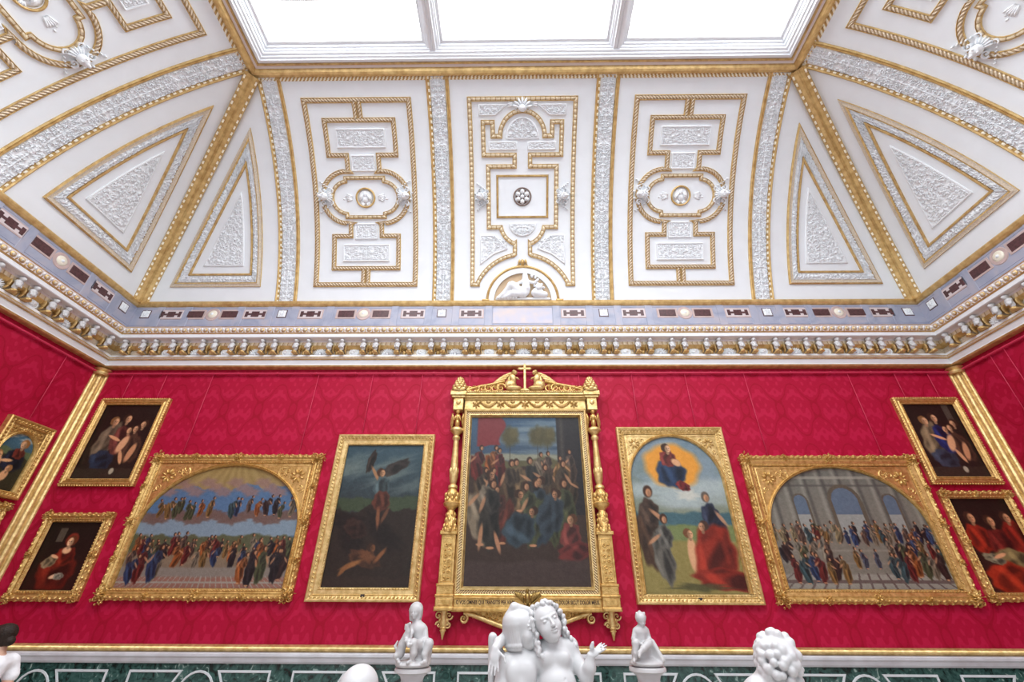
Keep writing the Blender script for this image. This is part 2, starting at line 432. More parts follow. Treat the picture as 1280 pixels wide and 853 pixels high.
# egg and dart course
mb = MB()
def eggs(side, a0, a1):
    n = int(round(abs(a1-a0)/.158))
    for i in range(n):
        a = a0+(a1-a0)*(i+.5)/n
        def g(x, z, h, side=side):
            if side == 'B': return (x, D-.41-h, z)
            if side == 'L': return (XL+.41+h, x, z)
            return (XR-.41-h, x, z)
        mb.ball((a, Zr(5.155), 0), (.056, .062, .02), 0, g, 10, 4); mb.ball((a, Zr(5.145), .012), (.030, .036, .022), 2, g, 8, 4)
        mb.ball((a+.079, Zr(5.165), 0), (.030, .045, .03), 1, g, 4, 3); mb.ball((a+.079, Zr(5.105), 0), (.012, .02, .03), 0, g, 4, 3)
eggs('B', XL+.42, XR-.42); eggs('L', 2.5, D-.42); eggs('R', 2.5, D-.42)
tag(mb.build('trim_7', [M_GOLD, M_WHITE, M_CREAM], None, True), kind='structure')
# dado: gilt moulding, marble cap, green marble
prof = [(.02, -.58), (.05, -.60), (.07, -.63), (.05, -.665), (.03, -.68)]
mb = room_sweep('trim_8', [(p, Zr(z)) for p, z in prof], [0]*4, None); tag(mb.build('trim_8', M_GOLDP, None, True), kind='structure')
prof = [(.02, -.68), (.10, -.685), (.115, -.70), (.115, -.73), (.095, -.755), (.08, -.80), (.06, -.825), (.035, -.83)]
mb = room_sweep('trim_9', [(p, Zr(z)) for p, z in prof], [0]*7, None); tag(mb.build('trim_9', M_MARBLEB), kind='structure')
mb = room_sweep('trim_10', [(.03, Zr(-.82)), (.03, .16)], [0], None); tag(mb.build('trim_10', M_GREEN), kind='structure')
mb = room_sweep('baseboard_back', [(.03, .16), (.06, .14), (.06, 0)], [0, 0], None); tag(mb.build('baseboard_back', M_MARBLEB), kind='structure')
# white strips inlaid in the dado
def strip_sweep(mb, path, closed, f): mb.sweep(path, closed, [(-.017, .03), (-.012, .042), (.012, .042), (.017, .03)], f, [0]*3, step=.3)
mb = MB(); fB = lambda x, z, h: (x, D-h, Zr(z))
c = -7.54-2.57
while c < XR+1:
    for (x0, x1, sg) in ((c+.30, c+1.10, 1), (c-.30, c-1.10, -1)):
        pth = [(x0, -.93), (x1, -.93), (x1, -1.47), (x0, -1.47), (x0+sg*.16, -1.2)]
        if min(x0, x1) > XL+.1 and max(x0, x1) < XR-.1: strip_sweep(mb, pth, True, fB)
    if XL+.4 < c < XR-.4: strip_sweep(mb, arcp(c, -1.2, .27, 0, 345, 23), True, fB)
    c += 2.57
tag(mb.build('trim_11', M_STRIP, None, False), kind='structure')
# corner reeded strips
def corner_reed(name, cx, cy, dx, dy):
    mb = MB()
    ax = Vector((dx, dy, 0)).normalized(); tv = Vector((-ax.y, ax.x, 0))
    for k, r in ((-1, .048), (0, .06), (1, .048)):
        c0 = Vector((cx, cy, 0))+tv*(k*.1)
        mb.lathe([(r, Zr(-.6)), (r, Zr(4.2)), (r*.6, Zr(4.24))], (c0.x, c0.y), 12, 0)
    for k in (-1, 1):
        c0 = Vector((cx, cy, 0))+tv*(k*.052)+ax*.01
        mb.lathe([(.018, Zr(-.6)), (.018, Zr(4.22))], (c0.x, c0.y), 8, 0)
        c0 = Vector((cx, cy, 0))+tv*(k*.155)
        mb.lathe([(.014, Zr(-.6)), (.014, Zr(4.22))], (c0.x, c0.y), 8, 0)
    mb.lathe([(.13, Zr(4.2)), (.15, Zr(4.235)), (.15, Zr(4.26)), (.12, Zr(4.28)), (.17, Zr(4.33))], (cx, cy), 12, 0)
    return tag(mb.build(name, M_GOLDP, None, True, 40), kind='structure')
corner_reed('trim_12', XL+.07, D-.07, 1, -1); corner_reed('trim_13', XR-.07, D-.07, -1, -1)
# picture rail painted like the wall
def bar(side, lo, hi, z, off, r, mb):
    def g(a, b, c, side=side):
        if side == 'B': return (a, D-off-b, z+c)
        if side == 'L': return (XL+off+b, a, z+c)
        return (XR-off-b, a, z+c)
    mb.grid(lambda u, v: g(lo+(hi-lo)*u, r*math.cos(2*PI*v), r*math.sin(2*PI*v)), 1, 8, 0)
mb = MB()
bar('B', XL+.05, XR-.05, Zr(4.255), .055, .02, mb); bar('L', YB, D-.05, Zr(4.255), .055, .02, mb); bar('R', YB, D-.05, Zr(4.255), .055, .02, mb)
x = XL+.5
while x < XR:
    mb.box(x-.012, x+.012, D-.06, D, Zr(4.235), Zr(4.285)); x += .85
y = 1.0
while y < D:
    mb.box(XL, XL+.06, y-.012, y+.012, Zr(4.235), Zr(4.285)); mb.box(XR-.06, XR, y-.012, y+.012, Zr(4.235), Zr(4.285)); y += .85
tag(mb.build('trim_14', M_RED, None, True, 40), kind='structure')
# skylight surround
SK = 3.26; ZS = Zr(9.93)
def sky_sweep(prof, mats):
    mb = MB(); path = [(XL, YB), (XL, D), (XR, D), (XR, YB)]
    mb.sweep(path, False, [(-p, z) for p, z in prof], lambda x, y, h: (x, y, h), mats, step=50); return mb
prof = [(3.20, 9.90), (3.22, 9.855), (3.26, 9.85), (3.29, 9.885), (3.31, 9.85), (3.36, 9.845), (3.40, 9.87), (3.43, 9.91), (3.44, 9.95), (3.50, 9.96), (3.505, 9.935), (3.535, 9.935), (3.54, 9.97),
        (3.56, 9.975), (3.565, 9.95), (3.61, 9.95), (3.615, 9.99), (3.655, 10.0), (3.66, 10.04), (3.70, 10.05), (3.705, 10.10), (3.73, 10.11), (3.74, 10.21), (3.75, 10.30), (3.80, 10.30)]
mats = [0, 4, 4, 0, 0, 0, 0, 0, 3, 0, 0, 0, 1, 1, 1, 1, 1, 1, 1, 1, 1, 1, 2, 2]
mb = sky_sweep([(p, Zr(z)) for p, z in prof], mats)
tag(mb.build('trim_15', [M_GOLD, M_WHITE, M_WHITE, M_PINK, M_PEARL]), kind='structure')
# skylight windows: frame and glass, three bays wide
xe = [XL+3.74, -1.78, 2.12, XR-3.74]
ys = [D-3.74, 1.0, -2.6, YB]
k = 1
for j in range(3):
    for i in range(3):
        x0 = xe[i]+(.0 if i == 0 else .12); x1 = xe[i+1]-(.0 if i == 2 else .12); y1 = ys[j]-(0 if j == 0 else .12); y0 = ys[j+1]+.12
        mb = MB(); f = lambda x, y, h: (x, y, h)
        mb.sweep([(x0, y0), (x1, y0), (x1, y1), (x0, y1)], True, [(0, Zr(10.16)), (.03, Zr(10.16)), (.045, Zr(10.22)), (.10, Zr(10.22)), (.11, Zr(10.30)), (.12, Zr(10.36))], f, [0]*5, step=50)
        wn = tag(mb.build('window_%d' % k, M_WHITE), kind='structure')
        mb = MB(); mb.quad((x0, y0, Zr(10.34)), (x0, y1, Zr(10.34)), (x1, y1, Zr(10.34)), (x1, y0, Zr(10.34)))
        mb.build('glass', M_GLASS, wn)
        mb = MB()
        for q in (1, 2, 3):
            yy = y1-(y1-y0)*q/4.5-.1*j; mb.box(x0+.1, x1-.1, yy-.012, yy+.012, Zr(10.30), Zr(10.335))
        mb.build('glazing_bar', M_WHITE, wn)
        k += 1
mb = MB()
for x in (-1.78, 2.12):
    f = lambda px, py, h: (px, py, h)
    mb.sweep([(x, YB), (x, D-3.70)], False, [(-.13, Zr(10.17)), (-.12, Zr(10.13)), (-.075, Zr(10.12)), (-.07, Zr(10.075)), (-.02, Zr(10.07)), (-.01, Zr(10.09)), (.01, Zr(10.09)), (.02, Zr(10.07)), (.07, Zr(10.075)), (.075, Zr(10.12)), (.12, Zr(10.13)), (.13, Zr(10.17))], f, [0]*11, step=50)
for y in (1.0, -2.6): mb.box(xe[0], xe[3], y-.13, y+.13, Zr(10.09), Zr(10.2))
tag(mb.build('trim_16', M_WHITE), kind='structure')
# groin ribs
def groin(name, sx):
    mb = MB(); cx = XL if sx > 0 else XR; path = [(0, s*SM/30) for s in range(31)]
    def f(a, s, h):
        i, z, t = cove(s); q = Vector((cx+sx*i, D-i, z)); nrm = Vector((sx*math.sin(t), -math.sin(t), -math.sqrt(2)*math.cos(t))).normalized()
        return q+Vector((sx, 1, 0)).normalized()*a+nrm*h
    W = .15
    mb.sweep(path, False, [(W, -.1), (W, .14), (W-.012, .155), (W-.015, .158), (W-.05, .158), (W-.06, .145), (.03, .14), (0, .165), (-.03, .14), (-W+.06, .145), (-W+.05, .158), (-W+.015, .158), (-W+.012, .155), (-W, .14), (-W, -.1)], f,
             [0, 0, 0, 1, 0, 0, 0, 0, 0, 0, 1, 0, 0, 0], step=9)
    return tag(mb.build(name, [M_GOLD, M_PEARL]), kind='structure')
groin('trim_17', 1); groin('trim_18', -1)
# ------------------------------------------------------------------ sculpting tools
class Clay:
    def __init__(s, vox): s.vox = vox; s.p = []
    def cap(s, a, b, ra, rb, k=.01, sub=False): s.p.append(('c', np.array(a, float), np.array(b, float), ra, rb, k, sub)); return s
    def ell(s, c, r, k=.01, R=None, sub=False): s.p.append(('e', np.array(c, float), np.array(r, float), np.eye(3) if R is None else np.array(R), 0, k, sub)); return s
    def chain(s, pts, k=.01):
        for (a, ra), (b, rb) in zip(pts, pts[1:]): s.cap(a, b, ra, rb, k)
        return s
    def bounds(s, q):
        if q[0] == 'c': r = max(q[3], q[4]); return np.minimum(q[1], q[2])-r, np.maximum(q[1], q[2])+r
        r = max(q[2]); return q[1]-r, q[1]+r
    def mesh(s, name, mat, parent, clip=None, rough=0, rs=60):
        bb = [s.bounds(q) for q in s.p if not q[6]]
        lo = np.min([b[0] for b in bb], 0)-4*s.vox; hi = np.max([b[1] for b in bb], 0)+4*s.vox
        n = np.ceil((hi-lo)/s.vox).astype(int)+1
        ax = [lo[i]+s.vox*np.arange(n[i]) for i in range(3)]
        D_ = np.full(n, .5, np.float32)
        for q in s.p:
            a, b = s.bounds(q); k = q[5]; m = k*2+3*s.vox
            i0 = np.maximum(0, ((a-m-lo)/s.vox).astype(int)); i1 = np.minimum(n, ((b+m-lo)/s.vox).astype(int)+2)
            if np.any(i1 <= i0): continue
            sl = tuple(slice(i0[i], i1[i]) for i in range(3))
            X = np.stack(np.meshgrid(*[ax[i][i0[i]:i1[i]] for i in range(3)], indexing='ij'), -1)
            if q[0] == 'c':
                ab = q[2]-q[1]; L2 = max(1e-9, ab@ab); t = np.clip(((X-q[1])@ab)/L2, 0, 1)
                d = np.linalg.norm(X-q[1]-t[..., None]*ab, axis=-1)-(q[3]+(q[4]-q[3])*t)
            else:
                Y = (X-q[1])@q[3].T; k0 = np.linalg.norm(Y/q[2], axis=-1); k1 = np.linalg.norm(Y/q[2]**2, axis=-1)+1e-9; d = k0*(k0-1)/k1
            E_ = D_[sl]
            if q[6]: h = np.clip(.5-.5*(E_+d)/k, 0, 1); D_[sl] = E_*(1-h)-d*h+k*h*(1-h)
            else: h = np.clip(.5+.5*(E_-d)/k, 0, 1); D_[sl] = E_*(1-h)+d*h-k*h*(1-h)
        if rough:
            g = np.meshgrid(*ax, indexing='ij'); D_ += rough*np.sin(g[0]*rs+2*np.sin(g[2]*rs*.7))*np.sin(g[2]*rs*1.1+1.5*np.sin(g[1]*rs))*np.cos(g[1]*rs*.9)
        if clip is not None:
            D_ = np.maximum(D_, (clip-ax[2])[None, None, :])
        v, f = nets(D_, lo, s.vox)
        me = bpy.data.meshes.new(name); me.from_pydata(v.tolist(), [], f.tolist()); me.materials.append(mat)
        me.polygons.foreach_set('use_smooth', [True]*len(f)); me.update()
        return link(name, me, parent)
def nets(D_, lo, vox):
    S = D_ < 0
    c = [S[i:S.shape[0]-1+i, j:S.shape[1]-1+j, k:S.shape[2]-1+k] for i in (0, 1) for j in (0, 1) for k in (0, 1)]
    tot = sum(x.astype(np.int8) for x in c); act = (tot > 0) & (tot < 8)
    idx = -np.ones(act.shape, int); ii = np.argwhere(act); idx[act] = np.arange(len(ii))
    P = np.zeros((len(ii), 3)); C = np.zeros(len(ii))
    off = [(i, j, k) for i in (0, 1) for j in (0, 1) for k in (0, 1)]
    for a in range(8):
        for b in range(a+1, 8):
            if sum(abs(off[a][q]-off[b][q]) for q in range(3)) != 1: continue
            pa = ii+off[a]; pb = ii+off[b]; da = D_[tuple(pa.T)]; db = D_[tuple(pb.T)]; m = (da < 0) != (db < 0)
            t = np.where(m, da/(da-db+1e-12), 0)[:, None]; P += np.where(m[:, None], pa+(pb-pa)*t, 0); C += m
    V = lo+(P/C[:, None])*vox; F_ = []
    for a in range(3):
        b, c2 = (a+1) % 3, (a+2) % 3
        n = S.shape; sl0 = [slice(None)]*3; sl1 = [slice(None)]*3; sl0[a] = slice(0, n[a]-1); sl1[a] = slice(1, n[a])
        cr = S[tuple(sl0)] != S[tuple(sl1)]; e = np.argwhere(cr)
        e = e[(e[:, b] > 0) & (e[:, c2] > 0) & (e[:, b] < n[b]-1) & (e[:, c2] < n[c2]-1)]
        ub = np.zeros(3, int); ub[b] = 1; uc = np.zeros(3, int); uc[c2] = 1
        q = np.stack([idx[tuple((e-ub-uc).T)], idx[tuple((e-uc).T)], idx[tuple(e.T)], idx[tuple((e-ub).T)]], 1)
        neg = S[tuple(e.T)]
        q[~neg] = q[~neg][:, ::-1]; F_.append(q)
    return V, np.concatenate(F_)
def basis(fwd, up):
    f = Vector(fwd).normalized(); u = Vector(up); u = (u-f*u.dot(f)).normalized(); r = f.cross(u)     # r = the head's left to right seen from behind
    return np.array(r), np.array(f), np.array(u)
def head(c, o, fwd, up, H, hair=True):
    """head of height H centred at o"""
    r, f, u = basis(fwd, up); o = np.array(o, float); R = np.stack([r, f, u]); P = lambda x, y, z: o+(r*x+f*y+u*z)*H
    c.ell(P(0, -.04, .12), (.36*H, .43*H, .38*H), .03*H, R)
    c.ell(P(0, .10, -.12), (.28*H, .30*H, .36*H), .08*H, R)
    c.ell(P(0, .26, -.36), (.11*H, .12*H, .09*H), .10*H, R)                       # chin
    for q in (-1, 1):
        c.ell(P(q*.17, .24, -.14), (.11*H, .10*H, .12*H), .08*H, R)              # cheeks
        c.ell(P(q*.145, .39, .035), (.085*H, .06*H, .055*H), .03*H, R, True)     # eye sockets
        c.ell(P(q*.145, .335, .03), (.062*H, .05*H, .036*H), .015*H, R)          # eyeballs
        c.cap(P(q*.05, .38, .10), P(q*.22, .32, .11), .022*H, .018*H, .04*H)     # brow
        c.ell(P(q*.36, -.03, -.02), (.03*H, .07*H, .11*H), .02*H, R)             # ears
    c.cap(P(0, .385, .07), P(0, .47, -.12), .022*H, .045*H, .04*H)               # nose
    c.ell(P(0, .44, -.125), (.075*H, .045*H, .03*H), .03*H, R)
    c.ell(P(0, .40, -.205), (.095*H, .045*H, .026*H), .02*H, R)                  # lips
    c.ell(P(0, .385, -.262), (.08*H, .05*H, .03*H), .02*H, R)
    c.ell(P(0, .45, -.233), (.09*H, .03*H, .008*H), .012*H, R, True)
    return P, R
def curls(c, P, H, pts, r, k=.006):
    for (x, y, z) in pts:
        c.ell(P(x, y, z), (r*H, r*H, r*H*1.2), k)
def hand(c, wrist, tip, across, L, curl=.25, spread=.2, thumb=1):
    """palm, four unequal bent fingers and a thumb leaving the side of the palm"""
    w_ = Vector(wrist); d = (Vector(tip)-w_).normalized(); a = Vector(across); a = (a-d*a.dot(d)).normalized(); n = d.cross(a)
    pc_ = w_+d*L*.28
    c.ell(pc_, (L*.27, L*.21, L*.10), .01, np.array([d, a, n]))
    for i, (k, ln) in enumerate(((-1.5, .36), (-.5, .44), (.5, .42), (1.5, .31))):
        b = w_+d*L*.48+a*(k*L*.10); q = b+(d+a*k*spread*.5+n*curl*.3).normalized()*L*ln*.55; e = q+(d+a*k*spread*.4+n*curl*1.6).normalized()*L*ln*.5
        c.cap(b, q, L*.052, L*.045, .004); c.cap(q, e, L*.045, L*.036, .004)
    b = w_+d*L*.14+a*(thumb*L*.18); q = b+(d*.6+a*thumb*.9).normalized()*L*.26; e = q+(d*.95+a*thumb*.35+n*.2).normalized()*L*.2
    c.cap(b, q, L*.06, L*.052, .008); c.cap(q, e, L*.052, L*.04, .005)
# ================================================================== COVE ORNAMENTS
MP = [(-.055, 0), (-.053, .020), (-.045, .028), (-.04, .028), (-.037, .018), (-.015, .032), (.015, .032), (.037, .018), (.04, .028), (.045, .028), (.053, .020), (.055, 0)]
MPm = [0, 0, 0, 0, 1, 1, 1, 0, 0, 0, 0]
def mould(mb, path, closed, w=.105, rope=1, h=.045):
    k = w/.11; mb.sweep(path, closed, [(o*k, q*h/.034) for o, q in MP], mcove, [0 if m == 0 else rope for m in MPm], step=.12)
def plaque(parent, f2, nu, nv, A, P, rim=None, seed=0., name='relief_plaque', h=.03, cx=0):
    mb = MB()
    relief(mb, f2, int(nu*1.5), int(nv*1.5), mcove, h, .13 if A < .16 else .17, P, 0, .010, seed)
    if rim:
        mb.sweep(rim, True, [(-.018, 0), (-.016, .022), (0, .03), (.016, .022), (.018, 0)], mcove, [0]*4, step=.15)
    return mb.build(name, M_STUCCO, parent, True, 60)
def rectpl(parent, x0, x1, s0, s1, seed=0., P=None):
    cx = (x0+x1)/2; w = x1-x0; hgt = s1-s0
    hf_ = lambda u, v: (x0+w*u, s0+hgt*v)
    mb = MB()
    # scroll runs along the longer side, symmetric about the middle of the plaque
    def fn(u, v):
        e = min(u, 1-u, v, 1-v); x = x0+w*u; s = s0+hgt*v
        if e < 1e-6: return mcove(x, s, 0)
        hh = arabesque(x-cx, s, .16, .3, seed)
        em = min(u*w, (1-u)*w, v*hgt, (1-v)*hgt); edge = 1.1 if em < .028 else (0 if em < .045 else hh)
        return mcove(x, s, .010+.022*edge)
    mb.grid(fn, max(10, int(w/.0135)), max(8, int(hgt/.0135)))
    return mb.build('relief_plaque', M_STUCCO, parent, True, 60)
def mask(parent, x, s, sg=1, R=.2):
    mb = MB(); f = mcove
    mb.ball((x, s, .10), (R*.52, R*.48, R*.55), 0, f, 12, 8)            # face
    mb.ball((x-sg*R*.35, s, .16), (R*.3, R*.2, R*.3), 0, f, 8, 5)        # muzzle
    mb.ball((x+sg*R*.1, s+R*.22, .2), (R*.1, R*.1, R*.12), 0, f, 6, 4); mb.ball((x+sg*R*.1, s-R*.22, .2), (R*.1, R*.1, R*.12), 0, f, 6, 4)
    fan(mb, (x+sg*R*.1, s), R*.95, (0 if sg > 0 else PI)-1.0, (0 if sg > 0 else PI)+1.0, 6, R*.34, f, 0, .10, .1)
    for q in (-1, 1):
        spiral(mb, (x-sg*R*.1, s+q*R*.75), R*.34, 1.4, q*PI/2, q*sg, R*.24, f, 0, .1)
        spiral(mb, (x+sg*R*.8, s+q*R*.65), R*.26, 1.3, q*PI/2, -q*sg, R*.20, f, 0, .08)
        fan(mb, (x-sg*R*.7, s+q*R*.15), R*.4, PI/2*q-.3, PI/2*q+.6*sg, 3, R*.2, f, 0, .06)
        for k in range(5): mb.ball((x+sg*R*(.5-.25*k), s+q*R*(1.05+.18*k), .02), (R*.13, R*.1, .04), 0, f, 6, 3)
    return mb.build('mask_ornament', M_STUCCO, parent, True, 60)
def quadrant_path_A():
    up = [(-.11, 4.21), (-.79, 4.21), (-.79, 3.47), (-.37, 3.47), (-.37, 3.13)]
    arc = arcp(-.42, 2.52, .60, 84, 276, 18)
    lo = [(-.37, 1.92), (-.37, 1.62), (-.77, 1.62), (-.77, .84), (-.11, .84)]
    return up+arc+lo
def panel_A(label):
    t = empty('coffer_panel', label, 'ceiling panel', group=None)
    mb = MB()
    mould(mb, [(-1.18, .44), (1.18, .44), (1.18, 4.61), (-1.18, 4.61)], True, .115, 1)
    mb.build('outer_moulding', [M_GOLD, M_ROPE], t)
    mb = MB(); L = quadrant_path_A()
    full = L+[(-x, s) for x, s in L[::-1]]
    mould(mb, full, True, .105, 1)
    for x in (-.055, .055):
        mould(mb, [(x, 4.24), (x, 4.58)], False, .1, 1); mould(mb, [(x, .80), (x, .46)], False, .1, 1)
    mb.build('inner_moulding', [M_GOLD, M_ROPE], t)
    mb = MB()
    o = [(-.45, 2.97), (-.45, 2.90)]+arcp(-.42, 2.52, .37, 95, 265, 12)+[(-.45, 2.14), (-.45, 2.07)]
    o = o+[(-x, s) for x, s in o[::-1]]
    mould(mb, o, True, .085, 1, .05); mb.build('octagon_moulding', [M_GOLD, M_RIBBON], t)
    mb = MB(); mb.sweep(arcp(0, 2.52, .215, 0, 350, 35), True, HALF(.022, .04, 4), mcove, [0]*4, step=9)
    md = mb.build('medallion_ring', M_GOLD, t, True)
    mb = MB()
    mb.ball((0, 2.52, 0), (.18, .19, .02), 0, mcove, 20, 4)
    mb.ball((0, 2.59, .015), (.045, .06, .03), 0, mcove, 8, 5); mb.ball((0, 2.47, .015), (.085, .08, .025), 0, mcove, 8, 4)
    for q in (-1, 1):
        mb.ball((q*.09, 2.52, .02), (.035, .11, .045), 0, mcove, 6, 3, rot=q*.5); fan(mb, (q*.02, 2.43), .15, -PI/2+q*.2, -PI/2+q*1.2, 3, .04, mcove, 0, .03)
    mb.build('medallion_relief', M_STUCCO, t, True)
    for q in (-1, 1):
        mb = MB()
        fan(mb, (q*.24, 2.52), .24, (0 if q > 0 else PI)-.5, (0 if q > 0 else PI)+.5, 5, .05, mcove, 0, .02)
        for k in range(4): mb.ball((q*(.36+.05*k), 2.52+.03*(-1)**k, 0), (.03, .02, .018), 0, mcove, 6, 3)
        mb.build('leaf_relief', M_STUCCO, t, True)
    rectpl(t, -.57, .57, 3.62, 4.04, .3); rectpl(t, -.28, .28, 3.11, 3.48, 1.3)
    rectpl(t, -.28, .28, 1.54, 1.92, 2.3); rectpl(t, -.56, .56, 1.0, 1.42, .9)
    mask(t, -.96, 2.54, 1); mask(t, .96, 2.54, -1)
    return t
pa = panel_A('white vault panel with octagon medallion, left of centre on the back cove'); place(pa, 'B', -3.60)
q = copy_tree(pa); q['label'] = 'white vault panel with octagon medallion, right of centre on the back cove'; place(q, 'B', 3.865)
q = copy_tree(pa); q['label'] = 'vault panel with octagon medallion cut off by the top left corner of the photo'; place(q, 'L', 3.04)
q = copy_tree(pa); q['label'] = 'vault panel with octagon medallion cut off by the top right corner of the photo'; place(q, 'R', 3.04)
def panel_C():
    t = empty('coffer_panel', 'central white vault panel with square frame, rosette and half round relief', 'ceiling panel')
    mb = MB()
    foot = arcp(0, 0, 1.16, 157, 98, 12)
    L = [(-1.19, .43), (-1.06, .43)]+arcp(0, .0, 1.16, 156, 101, 12)+[(-.18, 1.17), (-.18, 1.42)]+arcp(0, 1.90, .52, 249, 190, 6)+[(-.80, 1.81), (-.80, 3.20), (-.18, 3.20), (-.18, 3.45), (-.90, 3.45), (-.90, 4.14), (-.68, 4.14), (-.68, 3.85), (-.51, 3.85)]+arcp(0, 3.86, .51, 178, 92, 12)
    inner = L[2:]
    R_ = [(-x, s) for x, s in inner[::-1]]
    mb2 = MB()
    mould(mb2, [(-1.19, 4.61), (-1.19, .43), (-1.06, .43)]+inner+R_+[(1.06, .43), (1.19, .43), (1.19, 4.61)], True, .10, 1)
    mb2.build('outer_moulding', [M_GOLD, M_RIBBON], t)
    mb = MB(); mould(mb, [(-.59, 2.05), (.59, 2.05), (.59, 2.99), (-.59, 2.99)], True, .05, 0, .03); mb.build('square_moulding', [M_GOLD], t)
    mb = MB(); mb.sweep(arcp(0, 2.52, .20, 0, 350, 35), True, HALF(.018, .03, 4), mcove, [0]*4, step=9); mb.ball((0, 2.52, .0), (.19, .20, .01), 0, mcove, 18, 3); ro = mb.build('rosette', simple('bronze_ground', (.20, .14, .12), .5), t, True)
    mb = MB(); fan(mb, (0, 2.52), .185, 0, 2*PI, 6, .125, mcove, 0, .05, .25); mb.ball((0, 2.52, .03), (.05, .05, .04), 0, mcove, 8, 4); mb.build('petals', M_STUCCO, ro, True)
    for q in (-1, 1):
        plaque(t, lambda u, v, q=q: (q*(.98-(.60-.24*(1-v)*1.0)*u+.0*v) if False else q*(.97-u*(.35+.25*v)), 4.29+.20*v), 26, 10, .12, .22, [(q*.97, 4.29), (q*.62, 4.29), (q*.37, 4.49), (q*.97, 4.49)], 1., h=.024)
        plaque(t, lambda u, v, q=q: (q*(.76-.62*u), 3.57+.15*v), 26, 7, .1, .15, [(q*.76, 3.57), (q*.14, 3.57), (q*.14, 3.72), (q*.76, 3.72)], 2., h=.02)
        def fan2(u, v, q=q):
            top = 1.61; xr = .99; 
            x = xr-u*(.33+.30*min(1, v*1.0)) if v < .999 else xr-u*.33
            w_ = .33+ (.30 if v < .55 else .30*(1-v)/.45)
            x = xr-u*w_; lowarc = math.sqrt(max(0, 1.36**2-x*x))
            return (q*x, lowarc+(max(top-(0 if u < .9 else 0), lowarc)-lowarc)*v)
        plaque(t, fan2, 22, 20, .2, .25, [(q*.99, 1.61), (q*.66, 1.61), (q*.38, 1.30), (q*.7, 1.17), (q*.99, .94)], .5, h=.024)
        mask(t, q*.98, 2.52, -q, .17)
    plaque(t, lambda u, v: ((u-.5)*.72*math.sqrt(max(0, 1-(v*.97)**2)), 3.80+.43*v*.97), 24, 16, .3, .43, arcp(0, 3.80, .36, 0, 180, 14, .43), .2)
    plaque(t, lambda u, v: ((u-.5)*.6*math.sqrt(max(0, 1-(v*.97)**2)), 1.88-.27*v*.97), 20, 10, .25, .3, arcp(0, 1.88, .3, 180, 360, 14, .27), .7)
    mb = MB(); fan(mb, (0, 4.42), .25, 0, PI, 7, .07, mcove, 0, .07, .1); mb.ball((0, 4.42, .06), (.09, .08, .08), 0, mcove, 10, 6)
    for q in (-1, 1): spiral(mb, (q*.13, 4.42), .07, 1.3, PI/2, q, .04, mcove, 0, .06); fan(mb, (q*.16, 4.50), .2, (0 if q > 0 else PI)-.4, (0 if q > 0 else PI)+.4, 3, .05, mcove, 0, .03)
    mb.build('shell_ornament', M_STUCCO, t, True)
    return t
pcn = panel_C(); place(pcn, 'B', .13)
# half round lunette with reclining figure
lu = empty('lunette', 'half round tan niche with reclining figure relief at the foot of the central vault panel', 'relief'); place(lu, 'B', .13)
mb = MB(); mb.sweep([(.83, .02)]+arcp(0, .02, .83, 3, 177, 28)+[(-.83, .02)], False, [(-.03, 0), (-.03, .05), (0, .07), (.03, .05), (.03, 0)], mcove, [0]*4, step=9)
mb.build('gilt_arch', M_GOLD, lu, True, 50)
mb = MB(); mb.sweep([(.74, .02)]+arcp(0, .02, .74, 3, 177, 28)+[(-.74, .02)], False, [(-.065, 0), (-.065, .045), (.065, .05), (.065, 0)], mcove, [0]*3, step=9)
mb.build('white_arch', M_PLASTER, lu)
mb = MB(); mb.grid(lambda u, v: mcove((u-.5)*1.36*math.sqrt(max(0, 1-(v*.98)**2)), .02+.68*v, .008), 20, 14, 0); mb.build('tan_ground', M_TAN, lu)
mb = MB(); mb.ball((0, .95, .04), (.05, .09, .06), 0, mcove, 8, 6)
for q in (-1, 1): spiral(mb, (q*.08, .90), .07, 1.3, PI/2, q, .03, mcove, 0, .05); mb.ball((q*.08, .98, .02), (.03, .07, .04), 0, mcove, 6, 3, rot=q*.3)
mb.block(-.16, .16, .84, .87, 0, .06, 0, mcove); mb.block(-.95, -.78, 0, .05, 0, .08, 0, mcove); mb.block(.78, .95, 0, .05, 0, .08, 0, mcove)
mb.build('gilt_crest', M_GOLD, lu, True, 50)
# transverse bands of acanthus
def band(label, flip=False):
    t = empty('vault_rib', label, 'ceiling rib')
    mb = MB(); relief(mb, rect2(-.17, .17, .02, SM-.05), 28, 380, mcove, .032, .17, .30, 0, .01)
    mb.build('acanthus_relief', M_STUCCO, t, True, 70)
    for x in (-.215, .215):
        mb = MB(); mb.sweep([(x, 0), (x, SM-.02)], False, [(-.04, 0), (-.04, .03), (-.02, .045), (.005, .03), (.012, .04), (.03, .04), (.04, .02), (.045, 0)] if x > 0 else [(-.045, 0), (-.04, .02), (-.03, .04), (-.012, .04), (-.005, .03), (.02, .045), (.04, .03), (.04, 0)],
                           mcove, ([0]*7 if x > 0 else [0, 1, 1, 1, 0, 0, 0]) if not flip else ([0, 0, 0, 0, 1, 1, 0] if x > 0 else [0]*7), step=.1)
        mb.build('gilt_edge', [M_GOLD, M_PEARL], t)
    return t
bl = ['leftmost acanthus rib on the back cove, curving beside the left groin', 'acanthus rib between the left medallion panel and the central panel', 'acanthus rib between the central panel and the right medallion panel', 'rightmost acanthus rib on the back cove, curving beside the right groin']
b0 = band(bl[0]); place(b0, 'B', BANDS[0])
b3 = band(bl[3], True); place(b3, 'B', BANDS[3])
for k in (1, 2): q = copy_tree(b0); q['label'] = bl[k]; place(q, 'B', BANDS[k])
q = copy_tree(b3); q['label'] = 'wide acanthus rib sweeping across the left side cove'; place(q, 'L', 4.85)
q = copy_tree(b0); q['label'] = 'wide acanthus rib sweeping across the right side cove'; place(q, 'R', 4.85)
